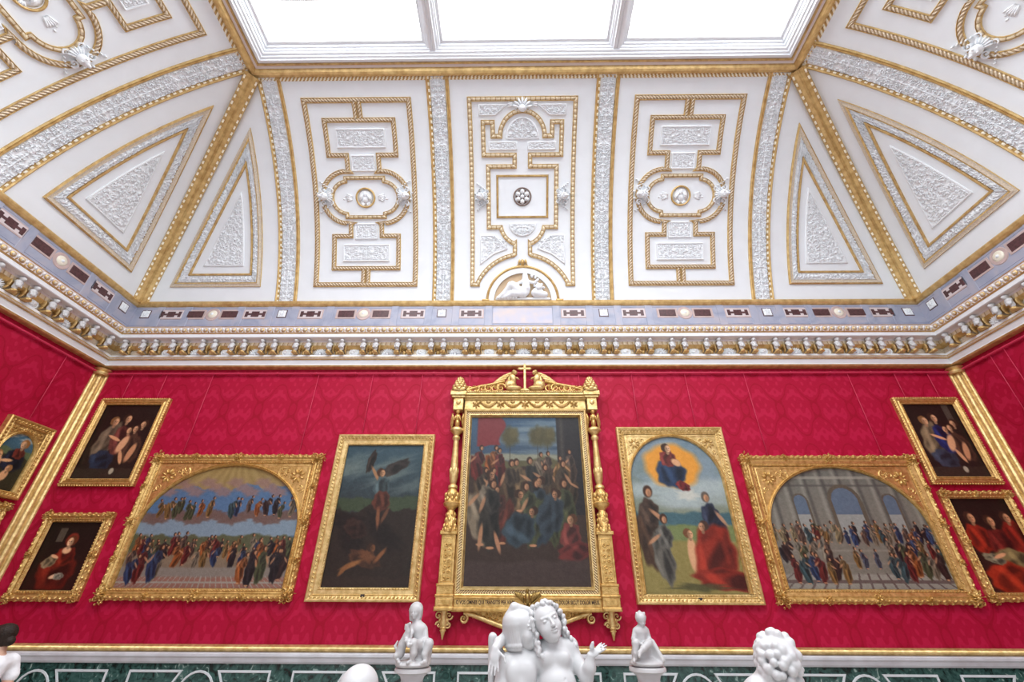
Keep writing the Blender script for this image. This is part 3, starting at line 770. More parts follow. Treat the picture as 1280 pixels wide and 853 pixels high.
# triangular panels beside the groins
def tri(label, sg, cs):
    """sg: direction of the groin along x; cs: distance of the corner from the rib centre"""
    t = empty('triangular_panel', label, 'ceiling panel')
    def hyp(s, off): return sg*(cs-cove(s)[0]-off)
    def outline(x0, s0, off, smax):
        n = 14; pts = [(sg*x0, s0)]
        # solve the top where hyp meets x0
        s = s0
        while s < SM and abs(hyp(s, off)) > x0 and hyp(s, off)*sg > x0: s += .01
        top = s
        pts += [(hyp(s0+(top-s0)*i/n, off), s0+(top-s0)*i/n) for i in range(n)]
        pts.append((sg*x0, top)); return pts, top
    P1, t1 = outline(.70, .45, .60, 3.9); P2, t2 = outline(.90, .70, .87, 3.1); P3, t3 = outline(1.11, .92, 1.12, 2.5)
    P0, t0 = outline(.765, .50, .68, 3.7)
    mb = MB(); pr = [(-.05, 0), (-.05, .03), (-.02, .045), (.02, .03), (.05, .03), (.055, 0)]
    mb.sweep(P1, True, pr, mcove, [0, 0, 1, 1, 0], step=.15); mb.build('outer_moulding', [M_GOLD, M_CREAM], t)
    mb = MB(); mb.sweep(P2, True, [(-.022, 0), (-.022, .03), (0, .035), (.022, .03), (.022, 0)], mcove, [0]*4, step=.15); mb.build('inner_moulding', M_GOLD, t)
    # carved strip between the two mouldings
    mb = MB()
    m1, m2 = len(P1), len(P2)
    def lerp_poly(P, k, v):
        a = Vector(P[k]); b = Vector(P[(k+1) % len(P)]); return a.lerp(b, v)
    rnd = random.Random(3)
    c1 = sum((Vector(p) for p in P1), Vector((0, 0)))/m1
    run = 0
    for k in range(len(P1)):
        a0, a1 = Vector(P1[k]), Vector(P1[(k+1) % m1]); b0_, b1 = Vector(P2[k]), Vector(P2[(k+1) % m2])
        L = (a1-a0).length; nu = max(2, int(L/.016)); nv = 12
        off = run
        def fn(u, v):
            p = a0.lerp(a1, u).lerp(b0_.lerp(b1, u), .2+.66*v)
            e = min(v, 1-v)
            y = off+u*L
            hh = arabesque((v-.5)*.22, y, .12, .17, 1.0) if e > 1e-6 else 0
            return mcove(p.x, p.y, .012+.032*hh if e > 1e-6 else 0)
        mb.grid(fn, nu, nv); run += L
    mb.build('carved_border', M_STUCCO, t, True, 70)
    top3 = t3
    def f2(u, v):
        s = .92+(t3-.92)*v*.985; xh = hyp(s, 1.12)
        return (sg*1.11+(xh-sg*1.11)*u, s)
    plaque(t, f2, 40, 60, .25, .38, P3, .4, 'leaf_relief', .028)
    return t
t = tri('tall triangular vault panel on the back cove, between the left groin and the leftmost rib', -1, 3.645); place(t, 'B', -5.46)
tR = tri('tall triangular vault panel on the back cove, between the rightmost rib and the right groin', 1, 3.65); place(tR, 'B', 5.73)
q = copy_tree(tR); q['label'] = 'large triangular vault panel on the left side cove'; place(q, 'L', 4.85)
q = copy_tree(t); q['label'] = 'large triangular vault panel on the right side cove'; place(q, 'R', 4.85)
# ------------------------------------------------------------------ stone inlays in the blue marble zone
fi = lambda x, z, h: (x, -.155-h, Zr(z))
def inlay_square():
    t = empty('stone_inlay', '', 'inlay')
    mb = MB(); mb.block(-.11, .11, 5.64, 5.86, 0, .006, 0, fi); mb.build('dark_border', M_PORPH, t)
    mb = MB(); mb.block(-.09, .09, 5.66, 5.84, 0, .02, 0, fi); r = mb.build('white_tile', M_STUCCO, t)
    mb = MB(); cluster(mb, (0, 5.75), .085, lambda x, z, h: fi(x, z, h+.02), 0, .012, 3); mb.build('carved_device', M_STUCCO, r, True)
    return t
def inlay_H():
    t = empty('stone_inlay', '', 'inlay')
    mb = MB(); mb.block(-.29, .29, 5.61, 5.87, 0, .008, 0, fi); mb.build('pink_border', M_PINKST, t)
    mb = MB(); mb.block(-.265, .265, 5.63, 5.85, .006, .012, 0, fi); mb.build('pale_ground', simple('pale_stone', (.62, .55, .56), .5), t)
    mb = MB()
    for x0, x1, z0, z1 in ((-.235, -.165, 5.665, 5.815), (.165, .235, 5.665, 5.815), (-.09, .09, 5.665, 5.815), (-.165, -.09, 5.715, 5.765), (.09, .165, 5.715, 5.765)): mb.block(x0, x1, z0, z1, .01, .018, 0, fi, .001)
    mb.build('porphyry_bar', M_PORPH, t)
    return t
def inlay_D():
    t = empty('stone_inlay', '', 'inlay')
    mb = MB(); mb.block(-.64, -.17, 5.61, 5.87, 0, .008, 0, fi); mb.block(.17, .64, 5.61, 5.87, 0, .008, 0, fi)
    mb.sweep(arcp(0, 5.74, .13, 0, 345, 23), True, [(-.04, 0), (-.03, .012), (.03, .012), (.04, 0)], fi, [0]*3, step=9); mb.build('pink_border', M_PINKST, t)
    for q in (-1, 1):
        mb = MB(); mb.block(*sorted((q*.215, q*.585)), 5.65, 5.83, .006, .016, 0, fi); mb.build('porphyry_slab', M_PORPH, t)
    mb = MB(); mb.ball((0, 5.74, 0), (.115, .115, .035), 0, fi, 18, 5); d = mb.build('cream_disc', M_DISC, t, True)
    mb = MB(); mb.ball((0, 5.74, .03), (.035, .035, .02), 0, fi, 8, 4); mb.build('boss', M_STUCCO, d, True)
    return t
proto = {'S': inlay_square(), 'H': inlay_H(), 'D': inlay_D()}
KN = {'S': 'square white carved inlay', 'H': 'dark red dumbbell shaped inlay', 'D': 'two dark red slabs with cream disc'}
spots = []
for side, lst in (('B', [('S', -8.66), ('H', -8.05), ('D', -7.08), ('H', -6.08), ('S', -5.46), ('H', -4.79), ('D', -3.56), ('H', -2.40), ('S', -1.745), ('H', -1.06), ('H', 1.30), ('S', 1.99), ('H', 2.67), ('D', 3.85), ('H', 5.05), ('S', 5.73), ('H', 6.37), ('D', 7.35), ('H', 8.33), ('S', 8.92)]),
                  ('L', [('S', 8.05), ('H', 7.46), ('D', 6.47), ('H', 5.47), ('S', 4.85)]), ('R', [('S', 8.05), ('H', 7.46), ('D', 6.47), ('H', 5.47), ('S', 4.85)])):
    for k, a in lst: spots.append((side, k, a))
def where(side, a):
    if side == 'L': return 'on the left wall, %s' % ('beside the corner' if a > 7.8 else 'next but one to the corner' if a > 7 else 'below the side triangular panel' if a > 6 else 'near the photo edge' if a > 5 else 'under the side rib at the photo edge')
    if side == 'R': return 'on the right wall, %s' % ('beside the corner' if a > 7.8 else 'next but one to the corner' if a > 7 else 'below the side triangular panel' if a > 6 else 'near the photo edge' if a > 5 else 'under the side rib at the photo edge')
    if abs(a) > 8.5: return 'on the back wall in the %s corner' % ('left' if a < 0 else 'right')
    nm = [(-5.46, 'under the leftmost rib'), (-1.745, 'under the rib left of the central panel'), (1.99, 'under the rib right of the central panel'), (5.73, 'under the rightmost rib'),
          (-8.05, 'nearest the back left corner'), (-7.08, 'under the left back triangle'), (-6.08, 'just left of the leftmost rib'), (-4.79, 'just right of the leftmost rib'), (-3.56, 'under the left medallion panel'),
          (-2.40, 'just left of the rib left of centre'), (-1.06, 'just left of the half round niche'), (1.30, 'just right of the half round niche'), (2.67, 'just right of the rib right of centre'), (3.85, 'under the right medallion panel'),
          (5.05, 'just left of the rightmost rib'), (6.37, 'just right of the rightmost rib'), (7.35, 'under the right back triangle'), (8.33, 'nearest the back right corner')]
    return min(nm, key=lambda t: abs(t[0]-a))[1]
used = set()
for side, k, a in spots:
    o = proto[k] if k not in used else copy_tree(proto[k]); used.add(k)
    place(o, side, a); o['label'] = KN[k]+' '+where(side, a); o['group'] = 'stone inlays in the blue marble band'
# faded patch under the niche
t = empty('stone_inlay', 'long blue grey stone slab without dark inlay, under the half round niche', 'inlay'); place(t, 'B', .12)
mb = MB(); mb.block(-.68, .68, 5.47, 5.89, 0, .006, 0, fi); mb.build('slab', simple('faded_slab', (.44, .45, .56), .5, noise=.2, nscale=2.5, var=(.60, .50, .46)), t)
# shallow upright strips of the marble zone
for side, xs in (('B', [-8.35, -7.7, -6.45, -5.75, -5.18, -4.36, -2.84, -2.05, -1.42, -.66, .90, 1.66, 2.32, 3.03, 4.68, 5.42, 6.03, 6.7, 8.0, 8.6]), ('L', [7.8, 7.15, 5.8, 5.15, 4.5]), ('R', [7.8, 7.15, 5.8, 5.15, 4.5])):
    mb = MB()
    for x in xs:
        if side == 'B': f = lambda a, z, h: (a, D-.155-h, Zr(z))
        elif side == 'L': f = lambda a, z, h: (XL+.155+h, a, Zr(z))
        else: f = lambda a, z, h: (XR-.155-h, a, Zr(z))
        mb.block(x-.085, x+.085, 5.30, 5.955, 0, .012, 0, f)
    tag(mb.build('trim_%d' % (19+'BLR'.index(side)), M_BLUE), kind='structure')
# ------------------------------------------------------------------ cornice brackets, plaques
def bracket():
    t = empty('cornice_bracket', 'white winged child bust bracket on gold foot, in pairs under the cornice', 'bracket', group='bust brackets under the cornice')
    fb = lambda x, z, h: (x*1.12, -.12-h*1.12, Zr(z))
    c = Clay(.0062); B = lambda x, z, h: (x, -.12-h, Zr(z))
    c.ell(B(0, 4.925, .185), (.044, .050, .048), .008); c.ell(B(0, 4.94, .165), (.050, .048, .040), .008); c.ell(B(0, 4.918, .235), (.010, .012, .012), .008)
    c.cap(B(0, 4.90, .165), B(0, 4.87, .15), .028, .034, .012); c.cap(B(-.03, 4.855, .15), B(.03, 4.855, .15), .036, .036, .015)
    c.cap(B(0, 4.845, .15), B(0, 4.76, .125), .052, .042, .015); c.cap(B(0, 4.76, .125), B(0, 4.70, .13), .036, .026, .012); c.ell(B(0, 4.79, .185), (.030, .03, .04), .02)
    for q in (-1, 1): c.cap(B(q*.045, 4.855, .15), B(q*.040, 4.77, .185), .018, .014, .008)
    c.mesh('bust', M_MARBLE, t)
    mb = MB(); mb.ball((0, 4.685, .12), (.045, .035, .06), 0, fb, 8, 5); mb.block(-.045, .045, 4.655, 4.68, 0, .16, 0, fb); mb.build('gilt_foot', M_GOLD, t, True, 40)
    for q in (-1, 1):
        mb = MB(); mb.ball((q*.062, 4.82, .05), (.018, .10, .05), 0, fb, 6, 4, rot=-q*.15); mb.ball((q*.055, 4.73, .04), (.015, .06, .04), 0, fb, 6, 4, rot=q*.3)
        mb.build('gilt_wing', M_GOLD, t, True)
    return t
def medallion(kind):
    fb = lambda x, z, h: (x, -.10-h, Zr(z))
    if kind == 0:
        t = empty('frieze_medallion', 'grey white round medallion in the gilt frieze between brackets', 'relief', group='round frieze medallions')
        mb = MB(); mb.ball((0, 4.745, 0), (.10, .085, .05), 0, fb, 16, 6)
        mb.sweep(arcp(0, 4.745, .10, 0, 340, 17, .09), True, HALF(.013, .03, 3), fb, [0]*3, step=9); d = mb.build('disc', M_STUCCO, t, True)
        mb = MB(); mb.ball((.01, 4.75, .045), (.035, .04, .03), 0, fb, 8, 5); mb.ball((-.02, 4.71, .04), (.05, .02, .025), 0, fb, 6, 4); mb.build('head', M_STUCCO, d, True)
    else:
        t = empty('frieze_shell', 'white shell and leaf spray in the gilt frieze between brackets', 'relief', group='frieze leaf sprays')
        mb = MB(); fan(mb, (0, 4.68), .17, .15, PI-.15, 9, .035, fb, 0, .05, .15); mb.ball((0, 4.69, .03), (.03, .03, .035), 0, fb, 8, 4)
        for q in (-1, 1): spiral(mb, (q*.09, 4.69), .04, 1.2, 0, q, .025, fb, 0, .04)
        mb.build('leaf_spray', M_STUCCO, t, True)
    return t
pairs = {'B': [-8.1, -7.44, -6.78, -6.13]+[-5.46+.743*i for i in range(5)]+[-1.745+.751*i for i in range(5)]+[2.01+.744*i for i in range(6)]+[6.39, 7.05, 7.72, 8.37],
         'L': [7.49, 6.83, 6.17, 5.51, 4.85, 4.11, 3.37], 'R': [7.49, 6.83, 6.17, 5.51, 4.85, 4.11, 3.37]}
bp = bracket(); m0 = medallion(0); m1 = medallion(1); first = {'b': True, 0: True, 1: True}
def put(o, key, side, a, label):
    c = o if first[key] else copy_tree(o); first[key] = False; place(c, side, a); c['label'] = label
ORD = ['', 'first', 'second', 'third', 'fourth', 'fifth', 'sixth']
RIBN = [(-5.46, 'leftmost back rib'), (-1.745, 'rib left of centre'), (2.01, 'rib right of centre'), (5.73, 'rightmost back rib')]
def pos_words(side, k, pl):
    """how to find the k-th pair along a wall"""
    if side != 'B':
        n = len(pl)-k; return '%s pair from the corner, %s side wall' % ((ORD+['seventh', 'eighth'])[n], 'left' if side == 'L' else 'right')
    j, nm = min(((abs(pl[k]-r), i) for i, (r, _) in enumerate(RIBN)))[1], None
    r, nm = RIBN[j]; n = min(range(len(pl)), key=lambda q: abs(pl[q]-r)); d = k-n
    if d == 0: return 'pair right under the '+nm
    return '%s pair %s of the %s' % (ORD[min(6, abs(d))], 'right' if d > 0 else 'left', nm)
for side in 'BLR':
    pl = sorted(pairs[side]); singles = {'B': [-8.64, 8.91], 'L': [8.03], 'R': [8.03]}[side]
    for k, a in enumerate(pl):
        w_ = pos_words(side, k, pl)
        near, far = ('left', 'right') if side == 'B' else (('left', 'right') if side == 'L' else ('right', 'left'))
        put(bp, 'b', side, a-.135, 'white bust bracket, %s one, %s' % (near, w_)); put(bp, 'b', side, a+.135, 'white bust bracket, %s one, %s' % (far, w_))
    for a in singles: put(bp, 'b', side, a, 'single white bust bracket in the %s corner, on the %s wall' % ('left' if (a < 0 or side == 'L') else 'right', 'back' if side == 'B' else 'side'))
    for i in range(len(pl)-1):
        w_ = pos_words(side, i, pl)
        put(m0 if i % 2 == 0 else m1, i % 2, side, (pl[i]+pl[i+1])/2, ('round grey frieze medallion' if i % 2 == 0 else 'white frieze leaf spray')+(' right after the ' if side != 'R' else ' just nearer than the ')+w_)
# gold leaf ornament inside each pair
mb = MB()
for side in 'BLR':
    for a in pairs[side]:
        def g(x, z, h, side=side):
            if side == 'B': return (x, D-.10-h, Zr(z))
            if side == 'L': return (XL+.10+h, x, Zr(z))
            return (XR-.10-h, x, Zr(z))
        mb.ball((a, 4.72, .02), (.05, .06, .04), 0, g, 6, 4); fan(mb, (a, 4.76), .09, 0, PI, 5, .03, g, 0, .03)
        mb.ball((a, 4.83, .03), (.06, .025, .04), 0, g, 6, 3)
tag(mb.build('trim_22', M_GOLD, None, True), kind='structure')
# ================================================================== PAINTED CANVASES
class Cv:
    """small raster in which a picture is composed; y runs down, units of the picture's height"""
    def __init__(s, W, H, top, bot, seed=0):
        s.nh = int(H/.0125); s.nw = int(W/.0125); s.asp = W/H
        y, x = np.mgrid[0:s.nh+1, 0:s.nw+1]; s.y = y/s.nh; s.x = x/s.nw*s.asp
        s.r = np.random.RandomState(seed); k = s.y[..., None]
        s.im = np.array(top, float)*(1-k)+np.array(bot, float)*k
    def noise(s, f, oc=4):
        o = np.zeros_like(s.x); a = 1; t = 0
        for i in range(oc):
            q = s.r.rand(6)*6.28; fx = f*2**i
            o += a*(np.sin(s.x*fx*5+q[0]+1.7*np.sin(s.y*fx*4+q[1]))*np.sin(s.y*fx*5+q[2]+1.5*np.sin(s.x*fx*3+q[3]))); t += a; a *= .55
        return o/t
    def put(s, m, c):
        m = np.clip(m, 0, 1)[..., None]; s.im = s.im*(1-m)+np.array(c, float)*m
    def ell(s, cx, cy, rx, ry, c, ang=0, soft=.12, wob=.0, op=1.):
        dx = s.x-cx*s.asp; dy = s.y-cy; ca, sa = math.cos(ang), math.sin(ang)
        u = (dx*ca+dy*sa)/rx; v = (-dx*sa+dy*ca)/ry; d = np.sqrt(u*u+v*v)
        if wob: d = d*(1+wob*np.sin(5*np.arctan2(v, u)+cx*40)*.5+wob*.4*np.sin(9*np.arctan2(v, u)+cy*50))
        s.put(op*np.clip((1-d)/soft+.5, 0, 1), c)
        return u, v, d
    def band(s, y0, y1, c, wob=.02, f=3, op=1., soft=.015):
        n = s.noise(f, 4)*wob
        s.put(op*np.clip((s.y-y0-n)/soft, 0, 1)*np.clip((y1-s.y+n)/soft, 0, 1), c)
    def fold(s, cx, cy, rx, ry, c, ang=0):
        """a mass of cloth with folds"""
        c = np.array(c)*.82; u, v, d = s.ell(cx, cy, rx, ry, c, ang, .18, .12)
        k = np.clip((1-d)/.35, 0, 1)*np.clip(.6+u*.9+.5*np.sin(u*5+v*2.2+cx*77+1.2*np.sin(v*3+cy*9)), 0, 1)
        s.put(k*.75, np.array(c)*.33); k2 = np.clip((1-d)/.4, 0, 1)*np.clip(np.sin(u*4.3-v*1.7+cy*31)-.35-u*.5, 0, 1)
        s.put(k2*.7, np.minimum(255, np.array(c)*1.45+10))
    def fig(s, cx, foot, h, c, skin=(196, 142, 104), lean=0., hair=(60, 36, 24), arm=True):
        """a draped standing figure seen small"""
        a = lean; S = s.asp
        s.fold(cx-lean*h*.15/S, foot-h*.36, h*.15, h*.38, c, -a)
        s.fold(cx+lean*h*.25/S, foot-h*.66, h*.13, h*.18, tuple(np.array(c)*.8+18), -a)
        hx = cx+lean*h*.42/S
        if arm:
            sg = 1 if s.r.rand() > .5 else -1
            s.ell(cx+sg*h*.13/S, foot-h*.62, h*.12, h*.028, skin, sg*(.5+s.r.rand()*.8), .6, .0, .8)
        s.ell(hx, foot-h*.93, h*.062, h*.08, hair, 0, .3); s.ell(hx+.006, foot-h*.915, h*.036, h*.05, skin, 0, .5); s.ell(hx+.012, foot-h*.905, h*.02, h*.045, tuple(np.array(skin)*.6), 0, .8, .0, .6)
        if s.r.rand() > .5: s.ell(cx, foot-h*.01, h*.06, h*.02, skin, 0, .4)
    def face(s, x, y, r, skin=(206, 156, 116), hair=(58, 36, 24), turn=1):
        s.ell(x-turn*.012/s.asp, y-r*.22, r*1.15, r*1.2, hair, 0, .25, .05)
        s.ell(x+turn*r*.18/s.asp, y+r*.1, r*.72, r*.98, skin, 0, .3)
        s.ell(x-turn*r*.25/s.asp, y+r*.2, r*.35, r*.8, tuple(np.array(skin)*.55), 0, .9, 0, .7)
        for q in (-.2, .32): s.ell(x+turn*(r*.18+q*r*.9)/s.asp, y-r*.02, r*.13, r*.07, (44, 26, 20), 0, .6)
        s.ell(x+turn*r*.28/s.asp, y+r*.28, r*.08, r*.2, tuple(np.array(skin)*.75), 0, .8); s.ell(x+turn*r*.24/s.asp, y+r*.58, r*.2, r*.07, (130, 60, 50), 0, .7)
        s.ell(x+turn*r*.05/s.asp, y+r*1.3, r*.4, r*.45, tuple(np.array(skin)*.7), 0, .5)
    def fin(s, dark=1.0):
        g = s.noise(14, 3)*6+s.r.randn(*s.x.shape)*3.5
        return np.clip((s.im+g[..., None])*dark, 0, 255)
CLOTH = [(120, 40, 34), (44, 66, 104), (150, 110, 58), (86, 92, 60), (150, 132, 108), (66, 44, 40), (176, 96, 44), (60, 88, 92), (110, 84, 70), (40, 36, 40)]
def crowd(c, x0, x1, y, h, n, seed, jit=.03, pal=CLOTH):
    r = random.Random(seed)
    L = sorted([(y+r.uniform(-jit, jit), x0+(x1-x0)*(i+.5+r.uniform(-.4, .4))/n) for i in range(n)])
    for yy, xx in L: c.fig(xx, yy, h*r.uniform(.8, 1.08), r.choice(pal), lean=r.uniform(-.35, .35))
def picture(kind, W, H):
    if kind == 'clouds_crowd':
        c = Cv(W, H, (176, 150, 92), (120, 104, 92), 1)
        n = c.noise(2)
        c.put(np.clip(.5+.5*np.sin(np.arctan2(c.y+.15, c.x-c.asp*.5)*26), 0, 1)*.3*(c.y < .3), (120, 96, 52))
        c.band(.20, .64, (84, 116, 152), .05); c.band(.45, .64, (150, 164, 170), .04, op=.7)
        for k in range(16): c.ell(.06+.88*k/15, .21+.05*math.sin(k*2.1), .07, .035, (150, 118, 112), 0, .7, .2, .8)
        for k in range(20): c.ell(.04+.92*k/19, .46+.025*math.sin(k*1.3), .08, .035, (112, 88, 80), 0, .5, .25, .9)
        crowd(c, .08, .44, .46, .17, 8, 5); crowd(c, .52, .95, .455, .17, 8, 6)
        c.band(.60, .74, (88, 92, 66), .03); crowd(c, .02, .98, .78, .17, 26, 8, .03); crowd(c, .02, .98, .86, .20, 15, 9, .03)
        c.band(.84, 1.1, (136, 126, 116), .004); c.band(.91, 1.1, (150, 106, 92), .004)
        m = (np.abs(((c.x-c.asp*.5)/(c.y-.55))*9 % 1-.5) > .42)*(c.y > .91); c.put(m*1.0, (160, 152, 140))
        m = (np.abs(c.y-.955) < .006); c.put(m*1., (160, 152, 140))
        crowd(c, .03, .26, .96, .26, 4, 19); crowd(c, .70, .98, .96, .27, 5, 29); return c.fin(.86)
    if kind == 'hall_crowd':
        c = Cv(W, H, (112, 112, 104), (140, 132, 118), 2)
        for k in range(9):
            x = .06+.11*k; c.put(np.clip(1-np.abs(c.x/c.asp-x)/.02, 0, 1)*(c.y < .6)*.8, (150, 148, 136)); c.put(np.clip(1-np.abs(c.x/c.asp-x-.03)/.018, 0, 1)*(c.y < .6)*.7, (72, 72, 68))
        c.put((np.abs(c.y-.10) < .012)*.7, (164, 160, 146)); c.put((np.abs(c.y-.17) < .01)*.6, (80, 78, 74))
        for x, w_, t_ in ((.24, .05, .24), (.52, .105, .16), (.80, .05, .24)):
            X = (c.x/c.asp-x); arch = (np.hypot(X*c.asp, np.minimum(0, c.y-t_-w_*c.asp)) < w_*c.asp)*(c.y < .6); c.put(arch*1., (96, 88, 74))
            arch = (np.hypot(X*c.asp, np.minimum(0, c.y-t_-w_*c.asp)) < w_*.78*c.asp)*(c.y < .6); c.put(arch*1., (96, 112, 130)); c.put(arch*(c.y > .42)*.7, (176, 172, 156))
        c.band(.60, 1.2, (126, 120, 108), .0); c.band(.70, .72, (160, 152, 136), .0); c.band(.80, .815, (166, 160, 146), .0); c.band(.88, 1.2, (150, 146, 134), .0)
        m = ((np.abs(((c.x-c.asp*.5)/(c.y-.5))*5 % 1-.5) > .40) | (np.abs(c.y-.94) < .012))*(c.y > .88); c.put(m*.8, (92, 74, 70))
        pal = CLOTH+[(150, 140, 120), (56, 84, 130), (170, 150, 110)]
        crowd(c, .02, .98, .66, .17, 30, 31, .02, pal); crowd(c, .02, .34, .80, .20, 7, 33, .02, pal); crowd(c, .66, .98, .80, .20, 8, 34, .02, pal)
        crowd(c, .06, .40, .95, .24, 7, 35, .02, pal); crowd(c, .62, .97, .93, .24, 7, 36, .02, pal); crowd(c, .44, .62, .84, .17, 3, 38, .02, [(150, 110, 58), (86, 92, 110)]); return c.fin(.88)
    if kind == 'stormy':
        c = Cv(W, H, (58, 84, 96), (40, 30, 22), 3)
        for k in range(9): c.ell(c.r.rand(), .05+.3*c.r.rand(), .14, .035, (112, 126, 122), -.3, .9, .3, .5)
        c.band(.40, .52, (62, 74, 52), .03); c.band(.48, 1.2, (44, 33, 26), .05)
        for k in range(8): c.ell(.1+.8*c.r.rand(), .55+.25*c.r.rand(), .12, .05, (30, 22, 18), c.r.rand(), .6, .3, .9)
        c.fold(.66, .18, .12, .045, (74, 64, 58), -.5); c.fold(.34, .13, .03, .09, (60, 48, 40), .2)
        c.ell(.42, .23, .07, .012, (170, 124, 86), 1.0, .6); c.face(.50, .22, .026, (198, 148, 108), (74, 44, 26))
        c.fold(.52, .33, .06, .08, (92, 112, 116)); c.fold(.54, .43, .065, .075, (118, 62, 44)); c.ell(.53, .545, .014, .07, (132, 84, 56), -.1, .7, .1); c.ell(.61, .53, .013, .06, (104, 66, 46), .4, .7, .1)
        c.fold(.28, .62, .09, .06, (70, 44, 34), .5); c.fold(.44, .82, .12, .05, (96, 60, 40), .3)
        c.ell(.30, .86, .075, .017, (150, 98, 56), -.4, .7, .1); c.ell(.22, .89, .05, .013, (140, 90, 52), -.9, .7, .1); c.ell(.62, .80, .06, .014, (136, 86, 52), -.9, .7, .1); c.ell(.47, .80, .06, .035, (112, 70, 44), .4, .6, .2); c.face(.52, .75, .024, (120, 78, 50))
        c.band(.93, 1.1, (52, 38, 30), .02); return c.fin(.85)
    if kind == 'procession':
        c = Cv(W, H, (60, 92, 122), (70, 52, 46), 4)
        for k in range(8): c.ell(.3+.4*c.r.rand(), .04+.2*c.r.rand(), .16, .02, (140, 156, 160), 0, .9, .2, .5)
        c.band(.24, .30, (150, 152, 132), .01); c.band(.28, .40, (96, 92, 62), .03); c.band(.33, 1.2, (62, 46, 38), .02)
        for x in (.36, .61, .70): 
            c.put(np.clip(1-np.abs(c.x/c.asp-x)/.006, 0, 1)*(c.y < .32)*(c.y > .1)*.8, (52, 40, 26)); c.ell(x, .13, .055, .065, (82, 76, 46), 0, .6, .12); c.ell(x+.03, .11, .03, .035, (100, 92, 56), 0, .7, .1, .7)
        c.put(np.clip((c.x/c.asp-.78)/.01, 0, 1)*(c.y < .62), (38, 34, 36)); c.put(np.clip(1-np.abs(c.x/c.asp-.83)/.03, 0, 1)*(c.y < .4)*.6, (92, 84, 74)); 
        c.put(np.clip((c.x/c.asp-.05)/.02, 0, 1)*np.clip((.30+.03*np.sin(c.y*30)-c.x/c.asp)/.02, 0, 1)*np.clip((.15-.25*(c.x/c.asp-.05)+.012*np.sin(c.x*40)-np.abs(c.y-.03-.1))/.015+2.2-c.y*26, 0, 1)*(c.y < .2), (128, 44, 48))
        crowd(c, .05, .30, .44, .24, 3, 41); crowd(c, .60, .96, .45, .24, 5, 42)
        crowd(c, .04, .96, .60, .30, 8, 43, .02, [(52, 50, 46), (150, 120, 84), (120, 40, 36), (44, 66, 72), (90, 70, 50), (150, 146, 136)])
        crowd(c, .06, .40, .79, .40, 3, 44, .02, [(118, 56, 42), (60, 54, 46), (168, 150, 124)]); crowd(c, .50, .92, .80, .36, 4, 45, .02, [(60, 78, 92), (146, 52, 46), (92, 96, 60)])
        c.fold(.86, .74, .06, .08, (150, 70, 62), .1); c.fold(.89, .82, .10, .05, (140, 56, 50), -.2); c.face(.87, .645, .024, (196, 146, 108), (90, 56, 34), -1); c.fold(.44, .70, .10, .09, (70, 88, 100), -.6); c.fold(.70, .62, .08, .12, (70, 84, 96), .3)
        c.ell(.12, .74, .012, .07, (186, 136, 100), .1, .5); c.ell(.26, .77, .012, .06, (186, 132, 98), -.3, .5)
        for x, y in ((.2, .38), (.45, .5), (.62, .42), (.75, .5), (.55, .6)): c.face(x, y, .021, (182, 132, 96), turn=1 if x < .5 else -1)
        c.band(.86, 1.1, (74, 58, 54), .02, op=.8); return c.fin(.8)
    if kind == 'cloud_glow':
        c = Cv(W, H, (104, 128, 144), (140, 132, 84), 5)
        for k in range(26): c.ell(c.r.rand(), .03+.35*c.r.rand(), .09, .05, (128, 146, 158), c.r.rand()*3, .8, .3, .5)
        for k in range(14): c.ell(c.r.rand(), .35+.12*c.r.rand(), .15, .04, (160, 172, 172), 0, .9, .3, .6)
        c.ell(.47, .22, .19, .15, (214, 146, 54), .1, .25, .06)
        c.fold(.45, .27, .10, .10, (48, 70, 104), .1); c.fold(.44, .17, .055, .06, (146, 62, 56)); c.fold(.55, .36, .05, .03, (140, 48, 48), .5)
        c.face(.45, .10, .026, (214, 168, 130)); c.ell(.52, .20, .035, .022, (206, 156, 116), .6, .4); c.ell(.58, .42, .07, .03, (188, 190, 180), 0, .6, .3)
        c.band(.52, .62, (66, 96, 104), .02); c.band(.60, .72, (110, 122, 76), .02); c.band(.70, 1.2, (134, 122, 70), .02)
        c.fig(.14, .86, .50, (82, 58, 42), lean=.1); c.fig(.25, .94, .40, (118, 114, 104), lean=.15)
        c.ell(.52, .78, .03, .10, (206, 158, 118), 0, .3); c.face(.52, .66, .024, (206, 158, 118), (110, 70, 44))
        c.fig(.78, .84, .44, (44, 54, 80), lean=-.1, hair=(90, 80, 70)); c.fold(.74, .78, .13, .18, (166, 52, 34), .2); c.fold(.80, .92, .20, .06, (156, 46, 30), .1)
        c.face(.66, .615, .026, (190, 140, 106), (70, 50, 40), -1); c.ell(.55, .96, .16, .02, (66, 66, 40), 0, .6, .3, .8); return c.fin(.95)
    if kind in ('dark_group', 'dark_group_blue'):
        c = Cv(W, H, (30, 21, 16), (34, 24, 20), 6 if kind == 'dark_group' else 7)
        b1, b2, b3 = ((130, 112, 90), (120, 62, 54), (40, 54, 78)) if kind == 'dark_group' else ((150, 128, 96), (30, 44, 104), (60, 70, 88))
        if kind == 'dark_group_blue': c.put((np.abs(c.x/c.asp-.82) < .06)*(c.y < .3)*.5, (110, 104, 90))
        c.fold(.30, .50, .14, .24, b1, .3); c.fold(.52, .50, .12, .20, b2, -.1); c.fold(.36, .76, .16, .12, b3, .3); c.fold(.78, .6, .11, .2, (96, 64, 48), -.2)
        for x, y, q in ((.30, .24, 1), (.50, .20, 1), (.62, .36, .8), (.82, .28, .9), (.72, .34, .8)):
            c.face(x, y, .052*q, turn=1 if x < .6 else -1, hair=(120, 84, 50) if x < .4 else (52, 32, 22))
